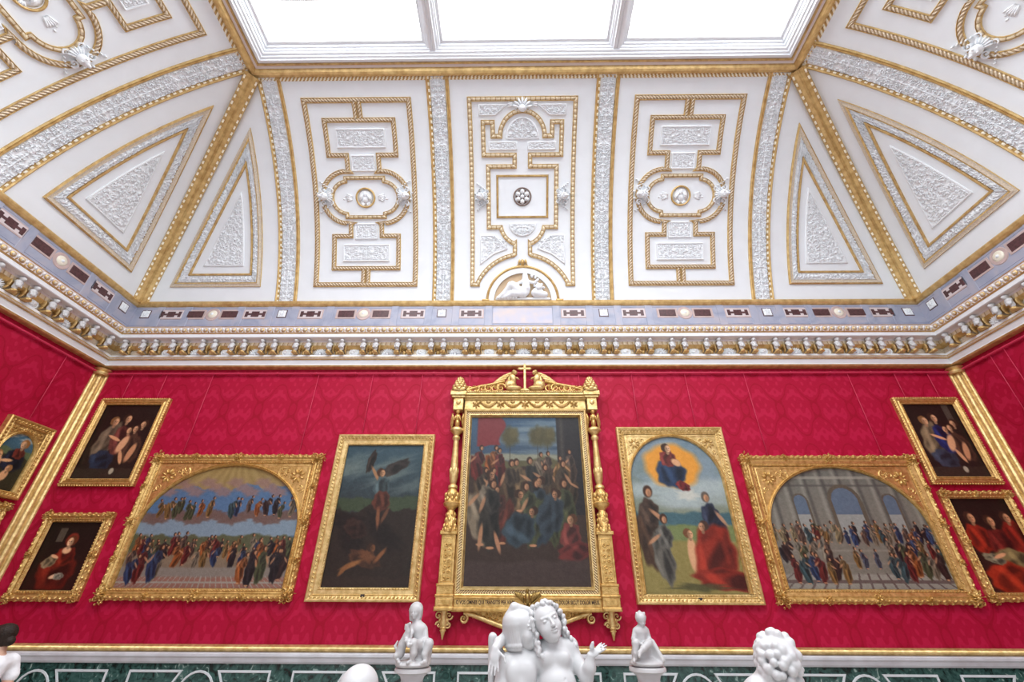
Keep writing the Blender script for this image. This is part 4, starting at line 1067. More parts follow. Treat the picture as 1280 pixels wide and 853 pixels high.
        c.ell(.60, .55, .05, .12, (206, 154, 114), .3, .35); c.ell(.66, .72, .025, .10, (200, 146, 106), -.4, .35); c.ell(.80, .66, .04, .12, (188, 134, 96), .2, .35); c.ell(.42, .47, .10, .02, (206, 150, 110), .4, .4)
        c.band(.86, 1.1, (48, 38, 30), .01); c.ell(.62, .9, .03, .04, (160, 150, 130), 0, .3); return c.fin()
    if kind == 'lady':
        c = Cv(W, H, (24, 18, 14), (40, 20, 14), 8)
        c.put((np.abs(c.x/c.asp-.30) < .07)*(np.abs(c.y-.2) < .1)*.6, (110, 100, 84))
        c.fold(.50, .74, .30, .26, (120, 34, 20), .2); c.fold(.54, .52, .17, .14, (132, 38, 22)); c.fold(.30, .60, .12, .08, (166, 142, 106), -.4)
        c.ell(.54, .27, .10, .10, (116, 40, 26), 0, .3); c.ell(.53, .43, .07, .05, (220, 172, 130), 0, .4); c.face(.54, .30, .065, (224, 178, 136), (90, 46, 26), -1)
        c.ell(.36, .52, .07, .022, (218, 166, 124), .3, .4); c.ell(.52, .80, .08, .03, (216, 176, 140), -.3, .4); c.fold(.6, .8, .08, .05, (170, 160, 140)); return c.fin()
    if kind == 'red_robes':
        c = Cv(W, H, (26, 20, 14), (50, 26, 18), 9)
        c.fold(.22, .45, .14, .16, (176, 48, 26)); c.fold(.88, .45, .14, .2, (150, 40, 26)); c.fold(.56, .5, .14, .16, (120, 36, 28)); c.fold(.66, .66, .2, .1, (150, 132, 84), .2)
        c.fold(.44, .86, .26, .16, (186, 54, 28)); c.fold(.8, .9, .1, .14, (140, 128, 84)); c.fold(.3, .66, .12, .05, (150, 140, 110), .3)
        for x, y in ((.24, .22), (.55, .26), (.86, .22)): c.face(x, y, .052, (196, 142, 100))
        c.ell(.42, .63, .08, .02, (206, 150, 108), -.3, .4); return c.fin()
    c = Cv(W, H, (70, 112, 140), (40, 44, 30), 10)      # garden
    for k in range(6): c.ell(c.r.rand(), .08+.15*c.r.rand(), .1, .03, (176, 180, 172), -.3, .8, .3, .8)
    c.band(.36, .5, (84, 96, 66), .03); c.band(.46, 1.2, (46, 44, 30), .04)
    c.fold(.55, .55, .17, .18, (30, 36, 54), .1); c.fold(.60, .42, .09, .09, (130, 54, 42)); c.face(.62, .27, .06, (214, 168, 126), (140, 92, 48), -1)
    c.ell(.40, .56, .09, .025, (212, 162, 118), -.2, .4); c.ell(.52, .78, .06, .09, (206, 156, 112), .3, .3); c.face(.55, .67, .045, (206, 156, 112), (150, 104, 60), -1)
    c.ell(.16, .62, .08, .12, (204, 152, 110), 0, .3); c.face(.16, .5, .05, (206, 156, 112), (150, 104, 60)); return c.fin()
def canvas(parent, x0, x1, z0, z1, kind, h=.05):
    a = picture(kind, x1-x0, z1-z0); nh, nw = a.shape[0]-1, a.shape[1]-1
    mb = MB(); mb.grid(lambda u, v: (x0+(x1-x0)*u, -h-.006*math.sin(PI*u)*math.sin(PI*v), z1-(z1-z0)*v), nw, nh)
    o = mb.build('canvas', M_PAINT, parent, True)
    ca = o.data.color_attributes.new('paint', 'FLOAT_COLOR', 'POINT')
    s = a/255.; lin = np.where(s <= .04045, s/12.92, ((s+.055)/1.055)**2.4).reshape(-1, 3)
    ca.data.foreach_set('color', np.concatenate([lin, np.ones((lin.shape[0], 1))], 1).astype(np.float32).ravel())
    return o
# ------------------------------------------------------------------ frames
def spandrels(parent, x0, x1, z0, z1, arch, mat, h=.035):
    """gilt plate with an arched opening. arch=(cx, zspring, rx, rz)"""
    cx, zs, rx, rz = arch
    n = 40
    def open_z(x):
        t = (x-cx)/rx; return zs+rz*math.sqrt(max(0, 1-t*t)) if abs(t) < 1 else z0
    mb = MB()
    def fn(u, v):
        x = x0+(x1-x0)*u; lo = open_z(x); return (x, -h-.02, lo+(z1-lo)*v)
    mb.grid(fn, 60, 6)
    # raised carved leaves in the two corners
    pl = mb.build('spandrel', mat, parent)
    mb = MB()
    path = [(cx+rx, z0)]+[(cx+rx*math.cos(PI*i/30), zs+rz*math.sin(PI*i/30)) for i in range(31)]+[(cx-rx, z0)]
    mb.sweep(path, False, [(-.03, h-.01), (-.028, h+.035), (-.012, h+.05), (.0, h+.03), (.012, h+.045), (.03, h+.02), (.03, h-.01)], mwall, [0]*6, step=9)
    mb.build('arch_moulding', mat, parent, True, 60)
    f = lambda x, z, q: (x, -h-.02-q, z)
    for sg in (-1, 1):
        ex = x1 if sg > 0 else x0; W = abs(ex-cx); S = (z1-zs)*.20
        mb = MB()
        c0 = (ex-sg*S*1.0, z1-S*.95)
        fan(mb, c0, S*.62, 0, 2*PI, 8, S*.2, f, 0, .025)
        for dx, dz, r, d in ((-1.3, .25, .42, 1), (-2.2, .42, .32, -1), (-.05, -1.2, .42, -1), (.25, -2.2, .32, 1), (-.75, -.55, .35, 1)):
            q = (c0[0]+sg*dx*S, c0[1]+dz*S)
            if q[1] > open_z(q[0])+r*S*.7: spiral(mb, q, r*S, 1.3, 1, d*sg, S*.16, f, 0, .02); fan(mb, q, r*S*1.2, 0, 2*PI, 5, S*.12, f, 0, .012)
        nxt = 0
        for gx in range(1, 9):
            for gz in range(1, 9):
                q = (ex-sg*S*.62*gx, z1-S*.62*gz)
                if math.hypot(q[0]-c0[0], q[1]-c0[1]) < S*.75 or q[1] < open_z(q[0])+S*.5 or abs(q[0]-cx) < W*.3: continue
                nxt += 1; spiral(mb, q, S*.26, 1.2, gx*1.3+gz, sg*(1 if nxt % 2 else -1), S*.13, f, 0, .018)
                mb.ball((q[0]+sg*S*.3, q[1]-S*.28, 0), (S*.16, S*.07, .014), 0, f, 6, 3, rot=gx+gz*2.1)
        mb.sweep([(ex-sg*.03, zs+rz*.15), (ex-sg*.03, z1-.03), (cx+sg*W*.35, z1-.03)], False, [(-.008, 0), (0, .012), (.008, 0)], f, [0]*2, step=9)
        mb.build('carved_leaves', mat, pl, True)
def rect(x0, x1, z0, z1, i=0): return [(x0+i, z0+i), (x1-i, z0+i), (x1-i, z1-i), (x0+i, z1-i)]
def painting(label, side, xc, w, z0, z1, fl, fr, fb, ft, style, kind, arch=None, mat=None):
    t = empty('framed_painting', label, 'painting'); place(t, side, xc)
    mat = mat or M_GOLDF; z0 += CZ; z1 += CZ; x0, x1 = -w/2, w/2
    fw = (fl+fr+fb+ft)/4; cx0, cx1, cz0, cz1 = x0+fw, x1-fw, z0+fw, z1-fw
    canvas(t, cx0-.01, cx1+.01, cz0-.01, cz1+.01, kind, .025)
    mb = MB()
    if style == 'rococo': pr = [(0, 0), (0, .05), (.03, .095), (.06, .10), (.09, .075), (.11, .085), (fw-.05, .07), (fw-.04, .08), (fw-.015, .07), (fw, .045)]
    elif style == 'beaded': pr = [(0, 0), (.0, .06), (.025, .08), (.05, .085), (.07, .07), (.09, .085), (fw-.035, .065), (fw-.03, .075), (fw-.012, .07), (fw, .045)]
    else: pr = [(0, 0), (0, .09), (.018, .105), (.03, .105), (.05, .085), (.085, .07), (.10, .08), (.115, .065), (fw-.04, .06), (fw-.03, .07), (fw-.012, .065), (fw, .045)]
    mb.sweep(rect(x0, x1, z0, z1), True, pr, mwall, [0]*(len(pr)-1), step=9)
    mb.build('frame', mat, t)
    mb = MB()
    if style == 'rococo':
        leafrow(mb, rect(x0, x1, z0, z1, .045), True, .09, (.045, .022, .03), mwall, 0, .085, .5)
        leafrow(mb, rect(x0, x1, z0, z1, .01), True, .13, (.05, .022, .03), mwall, 0, .05, .25)
        leafrow(mb, rect(x0, x1, z0, z1, fw-.028), True, .05, (.016, .012, .015), mwall, 0, .075, .0)
    elif style == 'beaded':
        leafrow(mb, rect(x0, x1, z0, z1, .008), True, .05, (.022, .022, .022), mwall, 0, .06, .6)
        leafrow(mb, rect(x0, x1, z0, z1, fw-.02), True, .04, (.012, .01, .012), mwall, 0, .07, 0)
    else:
        leafrow(mb, rect(x0, x1, z0, z1, .063), True, .065, (.032, .018, .02), mwall, 0, .078, .75, False)
        leafrow(mb, rect(x0, x1, z0, z1, fw-.022), True, .05, (.018, .01, .012), mwall, 0, .068, 0)
    mb.build('carved_edge', mat, t, True)
    if style == 'rococo':
        big = w > 2; R = .15 if big else .10
        for i, (cx, cz) in enumerate(rect(x0, x1, z0, z1, R*.55)):
            mb = MB(); cluster(mb, (cx, cz), R, lambda a, b, h: (a, -h-.07, b), 0, .06, i); mb.build('corner_cartouche', mat, t, True)
        mids = [((x0+x1)/2, z0+.06), ((x0+x1)/2, z1-.06), (x0+.06, (z0+z1)/2), (x1-.06, (z0+z1)/2)]
        if big: mids += [(x0*.5, z0+.05), (x1*.5, z0+.05), (x0*.5, z1-.05), (x1*.5, z1-.05), (x0+.05, z0+(z1-z0)*.25), (x0+.05, z0+(z1-z0)*.75), (x1-.05, z0+(z1-z0)*.25), (x1-.05, z0+(z1-z0)*.75)]
        for i, (cx, cz) in enumerate(mids):
            mb = MB(); cluster(mb, (cx, cz), R*(.75 if i < 4 else .5), lambda a, b, h: (a, -h-.07, b), 0, .05, 10+i); mb.build('edge_cartouche', mat, t, True)
    if arch: spandrels(t, cx0-.01, cx1+.01, cz0, cz1, (arch[0]-xc, arch[1]+CZ, arch[2], arch[3]), mat)
    return t
def rods(t, xs, ztop):
    for x in xs:
        mb = MB(); mb.lathe([(.007, ztop+CZ-.1), (.007, Zr(4.27))], (x, -.035), 6); mb.build('hanging_rod', M_RED, t, True)
def tablet(t, x, z):
    mb = MB(); mb.block(x-.035, x+.035, z+CZ-.022, z+CZ+.022, .06, .085, 0); mb.build('number_tablet', M_DARKCOL, t)
p = painting('large gilt frame with arched picture of clouds above a crowd on tiled floor', 'B', -5.445, 3.31, .02, 2.48, .19, .19, .17, .18, 'rococo', 'clouds_crowd', (-5.44, 1.12, 1.48, 1.17)); rods(p, (-1.15, 1.15), 2.48)
p = painting('tall gilt framed picture with stormy sky and dark ground, left of the central altarpiece', 'B', -2.595, 1.91, .01, 2.88, .24, .19, .19, .23, 'leaf', 'stormy', mat=M_GOLDP); rods(p, (-.52, .55), 2.88); tablet(p, 0, .10)
p = painting('tall arched picture with orange glow in a blue cloudy sky, right of the central altarpiece', 'B', 3.01, 2.09, -.01, 3.03, .15, .17, .14, .15, 'leaf', 'cloud_glow', (2.995, 1.98, .88, .89), M_GOLDP); rods(p, (-.57, .57), 3.03); tablet(p, 0, .07)
p = painting('large gilt frame with arched picture of a crowd in a grey columned hall', 'B', 5.94, 3.32, .01, 2.465, .17, .31, .18, .20, 'rococo', 'hall_crowd', (5.93, 1.12, 1.43, 1.14)); rods(p, (-1.1, 1.1), 2.465)
p = painting('gilt framed dark picture of a family group, upper left by the corner', 'B', -8.01, 1.45, 1.88, 3.67, .17, .10, .13, .18, 'beaded', 'dark_group'); rods(p, (-.35, .4), 3.67)
p = painting('gilt framed portrait of a woman in dark red, lower left by the corner', 'B', -8.02, 1.25, .0, 1.40, .21, .12, .15, .17, 'rococo', 'lady'); pass
p = painting('gilt framed dark picture with a blue robed woman, upper right by the corner', 'B', 8.375, 1.32, 1.93, 3.67, .12, .17, .13, .17, 'beaded', 'dark_group_blue'); rods(p, (-.35, .35), 3.67)
p = painting('gilt framed picture of men in red robes, lower right by the corner', 'B', 8.385, 1.27, .05, 1.81, .09, .18, .13, .15, 'rococo', 'red_robes')
p = painting('arched picture of a woman and children outdoors on the left side wall', 'L', 7.72, .87, 1.56, 2.87, .10, .12, .10, .12, 'leaf', 'garden', (7.71, 2.30, .32, .36)); rods(p, (-.1,), 2.87)
p = painting('gilt frame showing only its upper corner at the left photo edge', 'L', 7.62, .95, .45, 1.49, .12, .12, .12, .12, 'rococo', 'dark_group')
rg = empty('hanging_rod', 'pair of thin red rods hanging from the picture rail on the right side wall', 'rod'); place(rg, 'R', 7.55)
for x in (-.14, .14):
    mb = MB(); mb.lathe([(.007, Zr(2.9)), (.007, Zr(4.27))], (x, -.035), 6); mb.build('rod', M_RED, rg, True)
# ================================================================== CENTRAL ALTARPIECE FRAME
al = empty('altarpiece', 'central picture of a dark crowded procession in a tall gilt frame topped by a cross', 'painting'); place(al, 'B', .155)
A = lambda z: z+CZ
canvas(al, -1.08, 1.08, A(.23), A(3.23), 'procession', .08)
mb = MB(); mb.sweep(rect(-1.23, 1.23, A(.085), A(3.39)), True, [(0, 0), (0, .15), (.03, .17), (.045, .165), (.05, .14), (.10, .135), (.105, .15), (.125, .15), (.155, .085), (.16, .07)], mwall, [0, 0, 0, 0, 1, 0, 0, 0, 0], step=9)
mb.build('inner_frame', [M_GOLDP, M_FLUTE], al)
mb = MB(); mb.block(-1.24, 1.24, A(3.39), A(3.62), 0, .12, 0)
for z0, z1, h in ((3.60, 3.63, .16), (3.63, 3.67, .20), (3.67, 3.72, .24), (3.72, 3.75, .26)): mb.block(-1.25-(h-.16), 1.25+(h-.16), A(z0), A(z1), 0, h, 0)
mb.block(-1.24, 1.24, A(3.38), A(3.405), 0, .15, 0); mb.build('entablature', M_GOLDP, al)
mb = MB(); f = lambda x, z, h: (x, -.12-h, A(z))
for k in range(5):
    xc = -1.0+.5*k
    if k < 4:
        for i in range(13):
            t = i/12; mb.ball((xc+.08+.34*t, 3.56-.10*math.sin(PI*t), .01), (.025, .022+.02*math.sin(PI*t), .03), 0, f, 6, 4)
        mb.ball((xc+.25, 3.56, .01), (.05, .035, .02), 0, f, 8, 4)
    fan(mb, (xc, 3.50), .09, 0, 2*PI, 6, .04, f, 0, .03); mb.ball((xc, 3.51, .02), (.03, .04, .03), 0, f, 8, 4)
leafrow(mb, [(-1.2, 3.74), (1.2, 3.74)], False, .045, (.02, .018, .02), lambda x, z, h: (x, -.25-h, A(z)), 0, 0, 0)
mb.build('garland_relief', M_GOLDP, al, True)
for sg in (-1, 1):
    cx = sg*1.385 if False else sg*1.36
    f = lambda x, z, h: (x, -h, A(z))
    mb = MB(); mb.block(cx-.10, cx+.10, A(3.36), A(3.64), 0, .20, 0); mb.block(cx-.14, cx+.14, A(3.62), A(3.66), 0, .24, 0); mb.block(cx-.165, cx+.165, A(3.66), A(3.75), 0, .27, 0)
    mb.ball((cx, 3.52, .2), (.05, .06, .03), 0, f, 8, 4); mb.build('corner_block', M_GOLDP, al)
    mb = MB()
    for k, (zz, r) in enumerate(((3.80, .17), (3.87, .15), (3.93, .125), (3.99, .10), (4.05, .07))):
        for i in range(8):
            a = 2*PI*i/8+k*.4; mb.ball((cx+r*.72*math.cos(a), -.14+r*.72*math.sin(a), A(zz)), (r*.4, r*.4, .05), 0, None, 6, 4)
    mb.lathe([(.17, A(3.75)), (.165, A(3.78)), (.12, A(3.85)), (.08, A(4.0)), (.03, A(4.08)), (.012, A(4.13))], (cx, -.14), 12); mb.build('finial', M_GOLDP, al, True)
    # winged half figure
    mb = MB(); mb.ball((cx, 3.31, .18), (.038, .045, .05), 0, f, 10, 7); mb.ball((cx, 3.33, .15), (.05, .045, .05), 0, f, 8, 5); mb.ball((cx, 3.21, .15), (.065, .08, .06), 0, f, 10, 6)
    mb.ball((cx, 3.09, .14), (.05, .10, .06), 0, f, 10, 6)
    for q in (-1, 1):
        mb.ball((cx+q*.05, 3.18, .19), (.02, .07, .025), 0, f, 6, 4, rot=q*.4)
        for k in range(4): mb.ball((cx+q*(.10+.008*k), 3.22-.045*k, .10-.012*k), (.03, .12, .025), 0, f, 6, 4, rot=-q*.15)
    mb.build('angel_bust', M_GOLDF, al, True)
    xb = lambda z: cx+sg*.0
    mb = MB()
    mb.lathe([(.05, A(3.02)), (.13, A(2.97)), (.135, A(2.93)), (.08, A(2.88)), (.05, A(2.84)), (.075, A(2.80)), (.075, A(2.77)), (.05, A(2.74)), (.05, A(2.70)), (.058, A(2.50)), (.075, A(2.2)), (.082, A(2.06)), (.07, A(1.96)), (.05, A(1.90)), (.085, A(1.87)), (.09, A(1.83)), (.06, A(1.80))], (cx, -.13), 16)
    for i in range(8):
        a = 2*PI*i/8; mb.ball((cx+.07*math.cos(a), -.13+.07*math.sin(a), A(2.14)), (.02, .02, .07), 0, None, 6, 4)
    mb.build('baluster', M_GOLDP, al, True, 50)
    mb = MB(); mb.lathe([(.06, A(1.82)), (.11, A(1.74)), (.12, A(1.70)), (.10, A(1.66)), (.11, A(1.60)), (.15, A(1.56)), (.14, A(1.52)), (.09, A(1.48)), (.06, A(1.44)), (.08, A(1.38)), (.10, A(1.24)), (.115, A(1.12)), (.12, A(1.08))], (cx, -.14), 16)
    for zz, r, n in ((1.70, .115, 8), (1.63, .11, 8), (1.36, .07, 6), (1.27, .085, 7), (1.17, .10, 8), (1.11, .11, 8)):
        for i in range(n):
            a = 2*PI*i/n+zz*3; mb.ball((cx+r*math.cos(a), -.14+r*math.sin(a), A(zz)), (.03, .03, .05), 0, None, 6, 4)
    mb.build('carved_capital', M_GOLDF, al, True, 50)
    mb = MB(); mb.block(cx-.125, cx+.125, A(.26), A(1.04), 0, .20, 0); mb.block(cx-.15, cx+.15, A(1.03), A(1.09), 0, .24, 0)
    mb.block(cx-.14, cx+.14, A(.12), A(.26), 0, .22, 0); mb.block(cx-.15, cx+.15, A(.24), A(.28), 0, .235, 0, bev=.02)
    mb.block(cx-.155, cx+.155, A(.085), A(.125), 0, .24, 0, bev=.015); mb.block(cx-.145, cx+.145, A(-.06), A(.09), 0, .225, 0); mb.block(cx-.16, cx+.16, A(-.11), A(-.05), 0, .25, 0, bev=.02)
    mb.block(cx-.10, cx+.10, A(-.035), A(.06), .22, .235, 0)
    pd = mb.build('pedestal', M_GOLDF, al)
    mb = MB(); f2_ = lambda x, z, h: (x, -.20-h, A(z))
    for k in range(7):
        zz = .36+.085*k; spiral(mb, (cx+(.03 if k % 2 else -.03), zz), .035, 1.2, 0, 1 if k % 2 else -1, .02, f2_, 0, .02); mb.ball((cx-(.04 if k % 2 else -.04), zz, 0), (.025, .015, .02), 0, f2_, 6, 3, rot=.5)
    mb.sweep(rect(cx-.085, cx+.085, .31, .97), True, [(-.008, 0), (0, .012), (.008, 0)], f2_, [0]*2, step=9); mb.build('vine_relief', M_GOLDF, pd, True)
    mb = MB(); f = lambda x, z, h: (x, -.09-h, A(z))
    for q in (-1, 1): spiral(mb, (cx+q*.085, -.175), .062, 1.3, 0, -q, .036, f, 0, .05); spiral(mb, (cx+q*.075, -.30), .05, 1.3, PI, q, .034, f, 0, .05); mb.ball((cx+q*.06, -.235, .01), (.03, .06, .04), 0, f, 6, 4, rot=q*.3)
    mb.sweep([(cx, -.10), (cx, -.32)], False, HALF(.06, .07, 5), f, [0]*5, step=9); mb.ball((cx, -.34, .03), (.06, .03, .05), 0, f, 8, 4)
    mb.lathe([(.03, A(-.35)), (.055, A(-.375)), (.035, A(-.40)), (.008, A(-.50))], (cx, -.12), 10); mb.build('pendant', M_GOLDP, al, True, 50)
mb = MB(); mb.block(-1.215, 1.215, A(-.06), A(.085), 0, .16, 0); mb.block(-1.23, 1.23, A(-.12), A(-.055), 0, .20, 0, bev=.02); mb.block(-1.23, 1.23, A(.06), A(.09), 0, .18, 0)
pr_ = mb.build('inscribed_rail', M_GOLDF, al)
M_INK = simple('dark_letters', (.05, .02, .01), .6)
def letters(txt, x, z, size, parent, h, width):
    cu = bpy.data.curves.new('inscription', 'FONT'); cu.body = txt; cu.size = size; cu.extrude = .002; cu.offset = .0022; cu.align_x = 'LEFT'; cu.resolution_u = 3
    o = bpy.data.objects.new('inscription_tmp', cu); COL.objects.link(o); bpy.context.view_layer.update()
    me = bpy.data.meshes.new_from_object(o.evaluated_get(bpy.context.evaluated_depsgraph_get())); bpy.data.objects.remove(o)
    n = len(me.vertices); co = np.empty(n*3); me.vertices.foreach_get('co', co); co = co.reshape(-1, 3)
    sx = width/(co[:, 0].max()-co[:, 0].min()); out = np.stack([x+(co[:, 0]-co[:, 0].min())*sx, -h-co[:, 2], z+co[:, 1]], 1)
    me.vertices.foreach_set('co', out.ravel()); me.materials.clear(); me.materials.append(M_INK); me.update()
    return link('inscription', me, parent)
letters('O VOS OMNES QUI TRANSITIS PER VIAM,', -1.17, A(-.012), .078, pr_, .1625, .97)
letters('EST DOLOR SICUT DOLOR MEUS.', .42, A(-.012), .078, pr_, .1625, .76)
mb = MB(); f = lambda x, z, h: (x, -.06-h, A(z))
apx = [(-1.16, -.13), (-1.02, -.14), (-.9, -.16), (-.6, -.26), (-.25, -.37), (0, -.41), (.25, -.37), (.6, -.26), (.9, -.16), (1.02, -.14), (1.16, -.13)]
mb.grid(lambda u, v: (-1.05+2.1*u, -.06, A(-.12-v*(.01+.29*math.sin(PI*u)**.9*(1-abs(2*u-1))**.25))), 40, 6)
mb.build('apron_panel', M_GOLDF, al)
mb = MB(); mb.sweep(apx[1:-1], False, HALF(.04, .06, 5), f, [0]*5, step=9)
for sg in (-1, 1): spiral(mb, (sg*1.04, -.215), .075, 1.5, PI/2, -sg*-1, .045, f, 0, .07)
mb.build('apron_scroll', M_GOLDP, al, True)
mb = MB()
for k in range(17):
    x = -.88+.11*k; hgt = .05+.2*(1-abs(x)); spiral(mb, (x, -.13-hgt*.3), .05, 1.3, k, 1 if k % 2 else -1, .03, f, 0, .04); mb.ball((x+.05, -.15-hgt*.55, .01), (.04, .02, .03), 0, f, 6, 3, rot=k); mb.ball((x, -.14-hgt*.8, .01), (.03, .018, .03), 0, f, 6, 3, rot=-k)
mb.build('apron_leaves', M_GOLDF, al, True)
# eagle like ornament over the inscription
M_BRASS = simple('brass_olive', (.42, .28, .09), .38, .8, noise=.35, nscale=20)
mb = MB(); f = lambda x, z, h: (x, -.17-h, A(z))
mb.ball((0, .07, .05), (.05, .09, .05), 0, f, 10, 6); mb.ball((0, .18, .06), (.03, .035, .04), 0, f, 8, 5)
for sg in (-1, 1):
    for k in range(5): mb.ball((sg*(.08+.025*k), .08+.012*k, .03), (.022, .085-.006*k, .02), 0, f, 6, 4, rot=-sg*(.2+.12*k))
    mb.ball((sg*.03, -.02, .05), (.02, .04, .03), 0, f, 6, 4)
mb.sweep([(-.02, -.05), (.06, -.02), (.14, .04), (.22, .13)], False, HALF(.02, .03, 4), f, [0]*4, step=9)
mb.build('winged_crest', M_BRASS, al, True)
# crest: cross, two kneeling angels, leaf scrolls
mb = MB(); zc = 3.75
def bevbar(x0, x1, z0, z1): mb.block(x0, x1, A(z0), A(z1), .19, .24, 0, bev=.012)
bevbar(-.028, .028, zc+.02, 4.37); bevbar(-.12, .12, 4.25, 4.30)
for x, z in ((0, 4.37), (-.12, 4.275), (.12, 4.275)): mb.ball((x, z, .215), (.028, .028, .03), 0, lambda a, b, h: (a, -h, A(b)), 8, 5)
mb.block(-.09, .09, A(zc), A(zc+.03), .13, .27, 0); mb.block(-.06, .06, A(zc+.03), A(zc+.055), .16, .26, 0); mb.build('cross', M_GOLDP, al)
for sg in (-1, 1):
    f = lambda x, z, h: (x, -.20-h, A(z))
    mb = MB()
    mb.ball((sg*.20, 4.18, .02), (.045, .052, .048), 0, f, 10, 7); mb.ball((sg*.225, 4.195, .02), (.048, .05, .055), 0, f, 8, 5)
    mb.ball((sg*.25, 4.05, .01), (.075, .12, .06), 0, f, 10, 7, rot=-sg*.25); mb.ball((sg*.30, 3.90, .01), (.13, .12, .08), 0, f, 10, 7)
    mb.ball((sg*.23, 3.82, .01), (.17, .065, .09), 0, f, 10, 5); mb.ball((sg*.17, 4.04, .05), (.075, .02, .022), 0, f, 6, 4, rot=sg*.5); mb.ball((sg*.19, 4.08, -.02), (.06, .018, .02), 0, f, 6, 4, rot=-sg*.1)
    bd = mb.build('kneeling_angel', M_GOLDP, al, True)
    mb = MB()
    for k in range(5): mb.ball((sg*(.42+.045*k), 4.12-.05*k, -.02), (.20-.008*k, .038, .028), 0, f, 8, 4, rot=-sg*(.50-.07*k))
    mb.ball((sg*.33, 4.02, 0), (.04, .17, .03), 0, f, 8, 5, rot=sg*.25); mb.build('wing', M_GOLDP, bd, True)
    mb = MB()
    for k in range(6):
        x = .50+.125*k; r = .105-.009*k; spiral(mb, (sg*x, 3.83-.004*k), r, 1.4, k, sg*(1 if k % 2 else -1), .05, f, 0, .05); fan(mb, (sg*(x+.05), 3.82), r*1.1, .2, PI-.2, 4, .035, f, 0, .03)
    mb.sweep([(sg*.42, 3.98), (sg*.7, 3.91), (sg*.95, 3.86), (sg*1.2, 3.78)], False, HALF(.03, .05, 4), f, [0]*4, step=9)
    mb.build('crest_scroll', M_GOLDF, al, True)
rods(al, (-1.17, 1.16), 3.75)
# ================================================================== SCULPTED FIGURES (smoothly blended volumes, one surface)
# ------------------------------------------------------------------ the pair of winged children, nearest the camera
YP = 2.9; PX = .00437
def S_(u, v, dy=0): p = seen(u, v, YP); return np.array((p.x, YP+dy, p.z))
pr2 = empty('marble_group', 'white marble pair of embracing children, one winged, in front of the altarpiece', 'statue', (0, 0, 0))
c = Clay(.0045); r_ = PX
# winged child seen from behind, at the left
c.cap(S_(652, 905, .02), S_(652, 860, .0), 23*r_, 18*r_, .03); c.cap(S_(652, 860, .0), S_(652, 838, .0), 18*r_, 19*r_, .03); c.cap(S_(638, 830, .0), S_(666, 827, 0), 11*r_, 11*r_, .03)
c.cap(S_(653, 822, .02), S_(651, 798, -.0), 11*r_, 10*r_, .03)
c.ell(S_(641, 841, -.055), (.036, .028, .05), .02); c.ell(S_(662, 840, -.055), (.036, .028, .05), .02); c.cap(S_(652, 835, -.115), S_(653, 880, -.125), .010, .010, .02)
c.p[-1] = c.p[-1][:6]+(True,)
c.chain([(S_(632, 828, 0), 10*r_), (S_(627, 860, -.03), 9*r_), (S_(634, 900, -.08), 7*r_)], .018)
hd = Clay(.0036); up = (-.10, -.05, 1); P, R = head(hd, S_(652, 788, .0), (.86, -.42, .06), up, .195)
for i in range(22):
    a = -2.0+4.0*i/21; x0, y0 = .40*math.sin(a), -.06-.40*math.cos(a)
    hd.cap(P(x0*.35, y0*.3-.02, .50), P(x0*.98, y0-.03, .16), .030*.2, .034*.2, .004); hd.cap(P(x0*.98, y0-.03, .16), P(x0*.86, y0*.86-.01, -.30), .034*.2, .034*.2, .008)
    hd.ell(P(x0*.86, y0*.86-.02, -.33), (.013, .013, .013), .003); hd.ell(P(x0*.80, y0*.80-.02, -.40), (.011, .011, .011), .003)
hd.ell(P(0, -.12, .20), (.082, .088, .066), .012); hd.ell(P(0, -.22, -.1), (.07, .05, .09), .02)
hd.cap(P(-.16, .20, .44), P(.10, -.12, .56), .020, .026, .008); hd.cap(P(.10, -.12, .56), P(.2, -.3, .40), .026, .016, .008)
# the other child, facing the room, head tipped back
c.cap(S_(700, 900, .03), S_(697, 858, .0), 25*r_, 23*r_, .03); c.ell(S_(696, 856, -.045), (.085, .06, .08), .03); c.ell(S_(693, 826, 0), (.103, .072, .075), .03)
c.cap(S_(676, 812, .02), S_(713, 808, .02), 10*r_, 10*r_, .03)
for u in (683, 703): c.ell(S_(u, 822, -.055), (.036, .026, .034), .02)
c.ell(S_(705, 846, -.105), (.008, .012, .008), .004, None, True)
c.cap(S_(694, 812, .01), S_(688, 792, -.01), 9.5*r_, 9*r_, .025)
c2 = Clay(.0036); P2, R2 = head(c2, S_(683.5, 780, -.01), (.22, -.93, .22), (-.38, .12, .92), .205)
rnd = random.Random(5)
for i in range(150):
    a = rnd.uniform(-PI, PI); z = rnd.uniform(.05, .50); rr = math.sqrt(max(.02, 1-((z-.1)/.44)**2)); x = .445*rr*math.sin(a); y = -.05+.48*rr*math.cos(a)
    if y > .16 and z < .40: continue
    c2.ell(P2(x, y, z), (.010+.005*rnd.random(),)*3, .003)
for i in range(160):
    t = rnd.random(); q = rnd.choice((-1, 1)); c2.ell(P2(q*(.41+.05*math.sin(t*9+q)+.06*rnd.random()), .10-.30*rnd.random(), .28-1.0*t), (.011, .012, .014), .003)
for i in range(25): c2.ell(P2(rnd.uniform(-.3, .3), -.40, rnd.uniform(-.75, .2)), (.02, .018, .022), .006)
# right arm (photo right): bent up, palm open
c.chain([(S_(713, 811, .02), 9.5*r_), (S_(722, 830, .0), 8.3*r_), (S_(732, 847, -.03), 7.6*r_), (S_(735, 833, -.06), 7*r_), (S_(736, 819, -.07), 4.8*r_)], .016)
hand(c, S_(736, 819, -.07), S_(752, 805, -.085), (-.45, .7, .5), .105, -.08, .18, 1)
c.chain([(S_(738, 815, -.07), 3.0*r_), (S_(737, 808, -.08), 2.5*r_), (S_(738, 803, -.085), 2.0*r_)], .006)
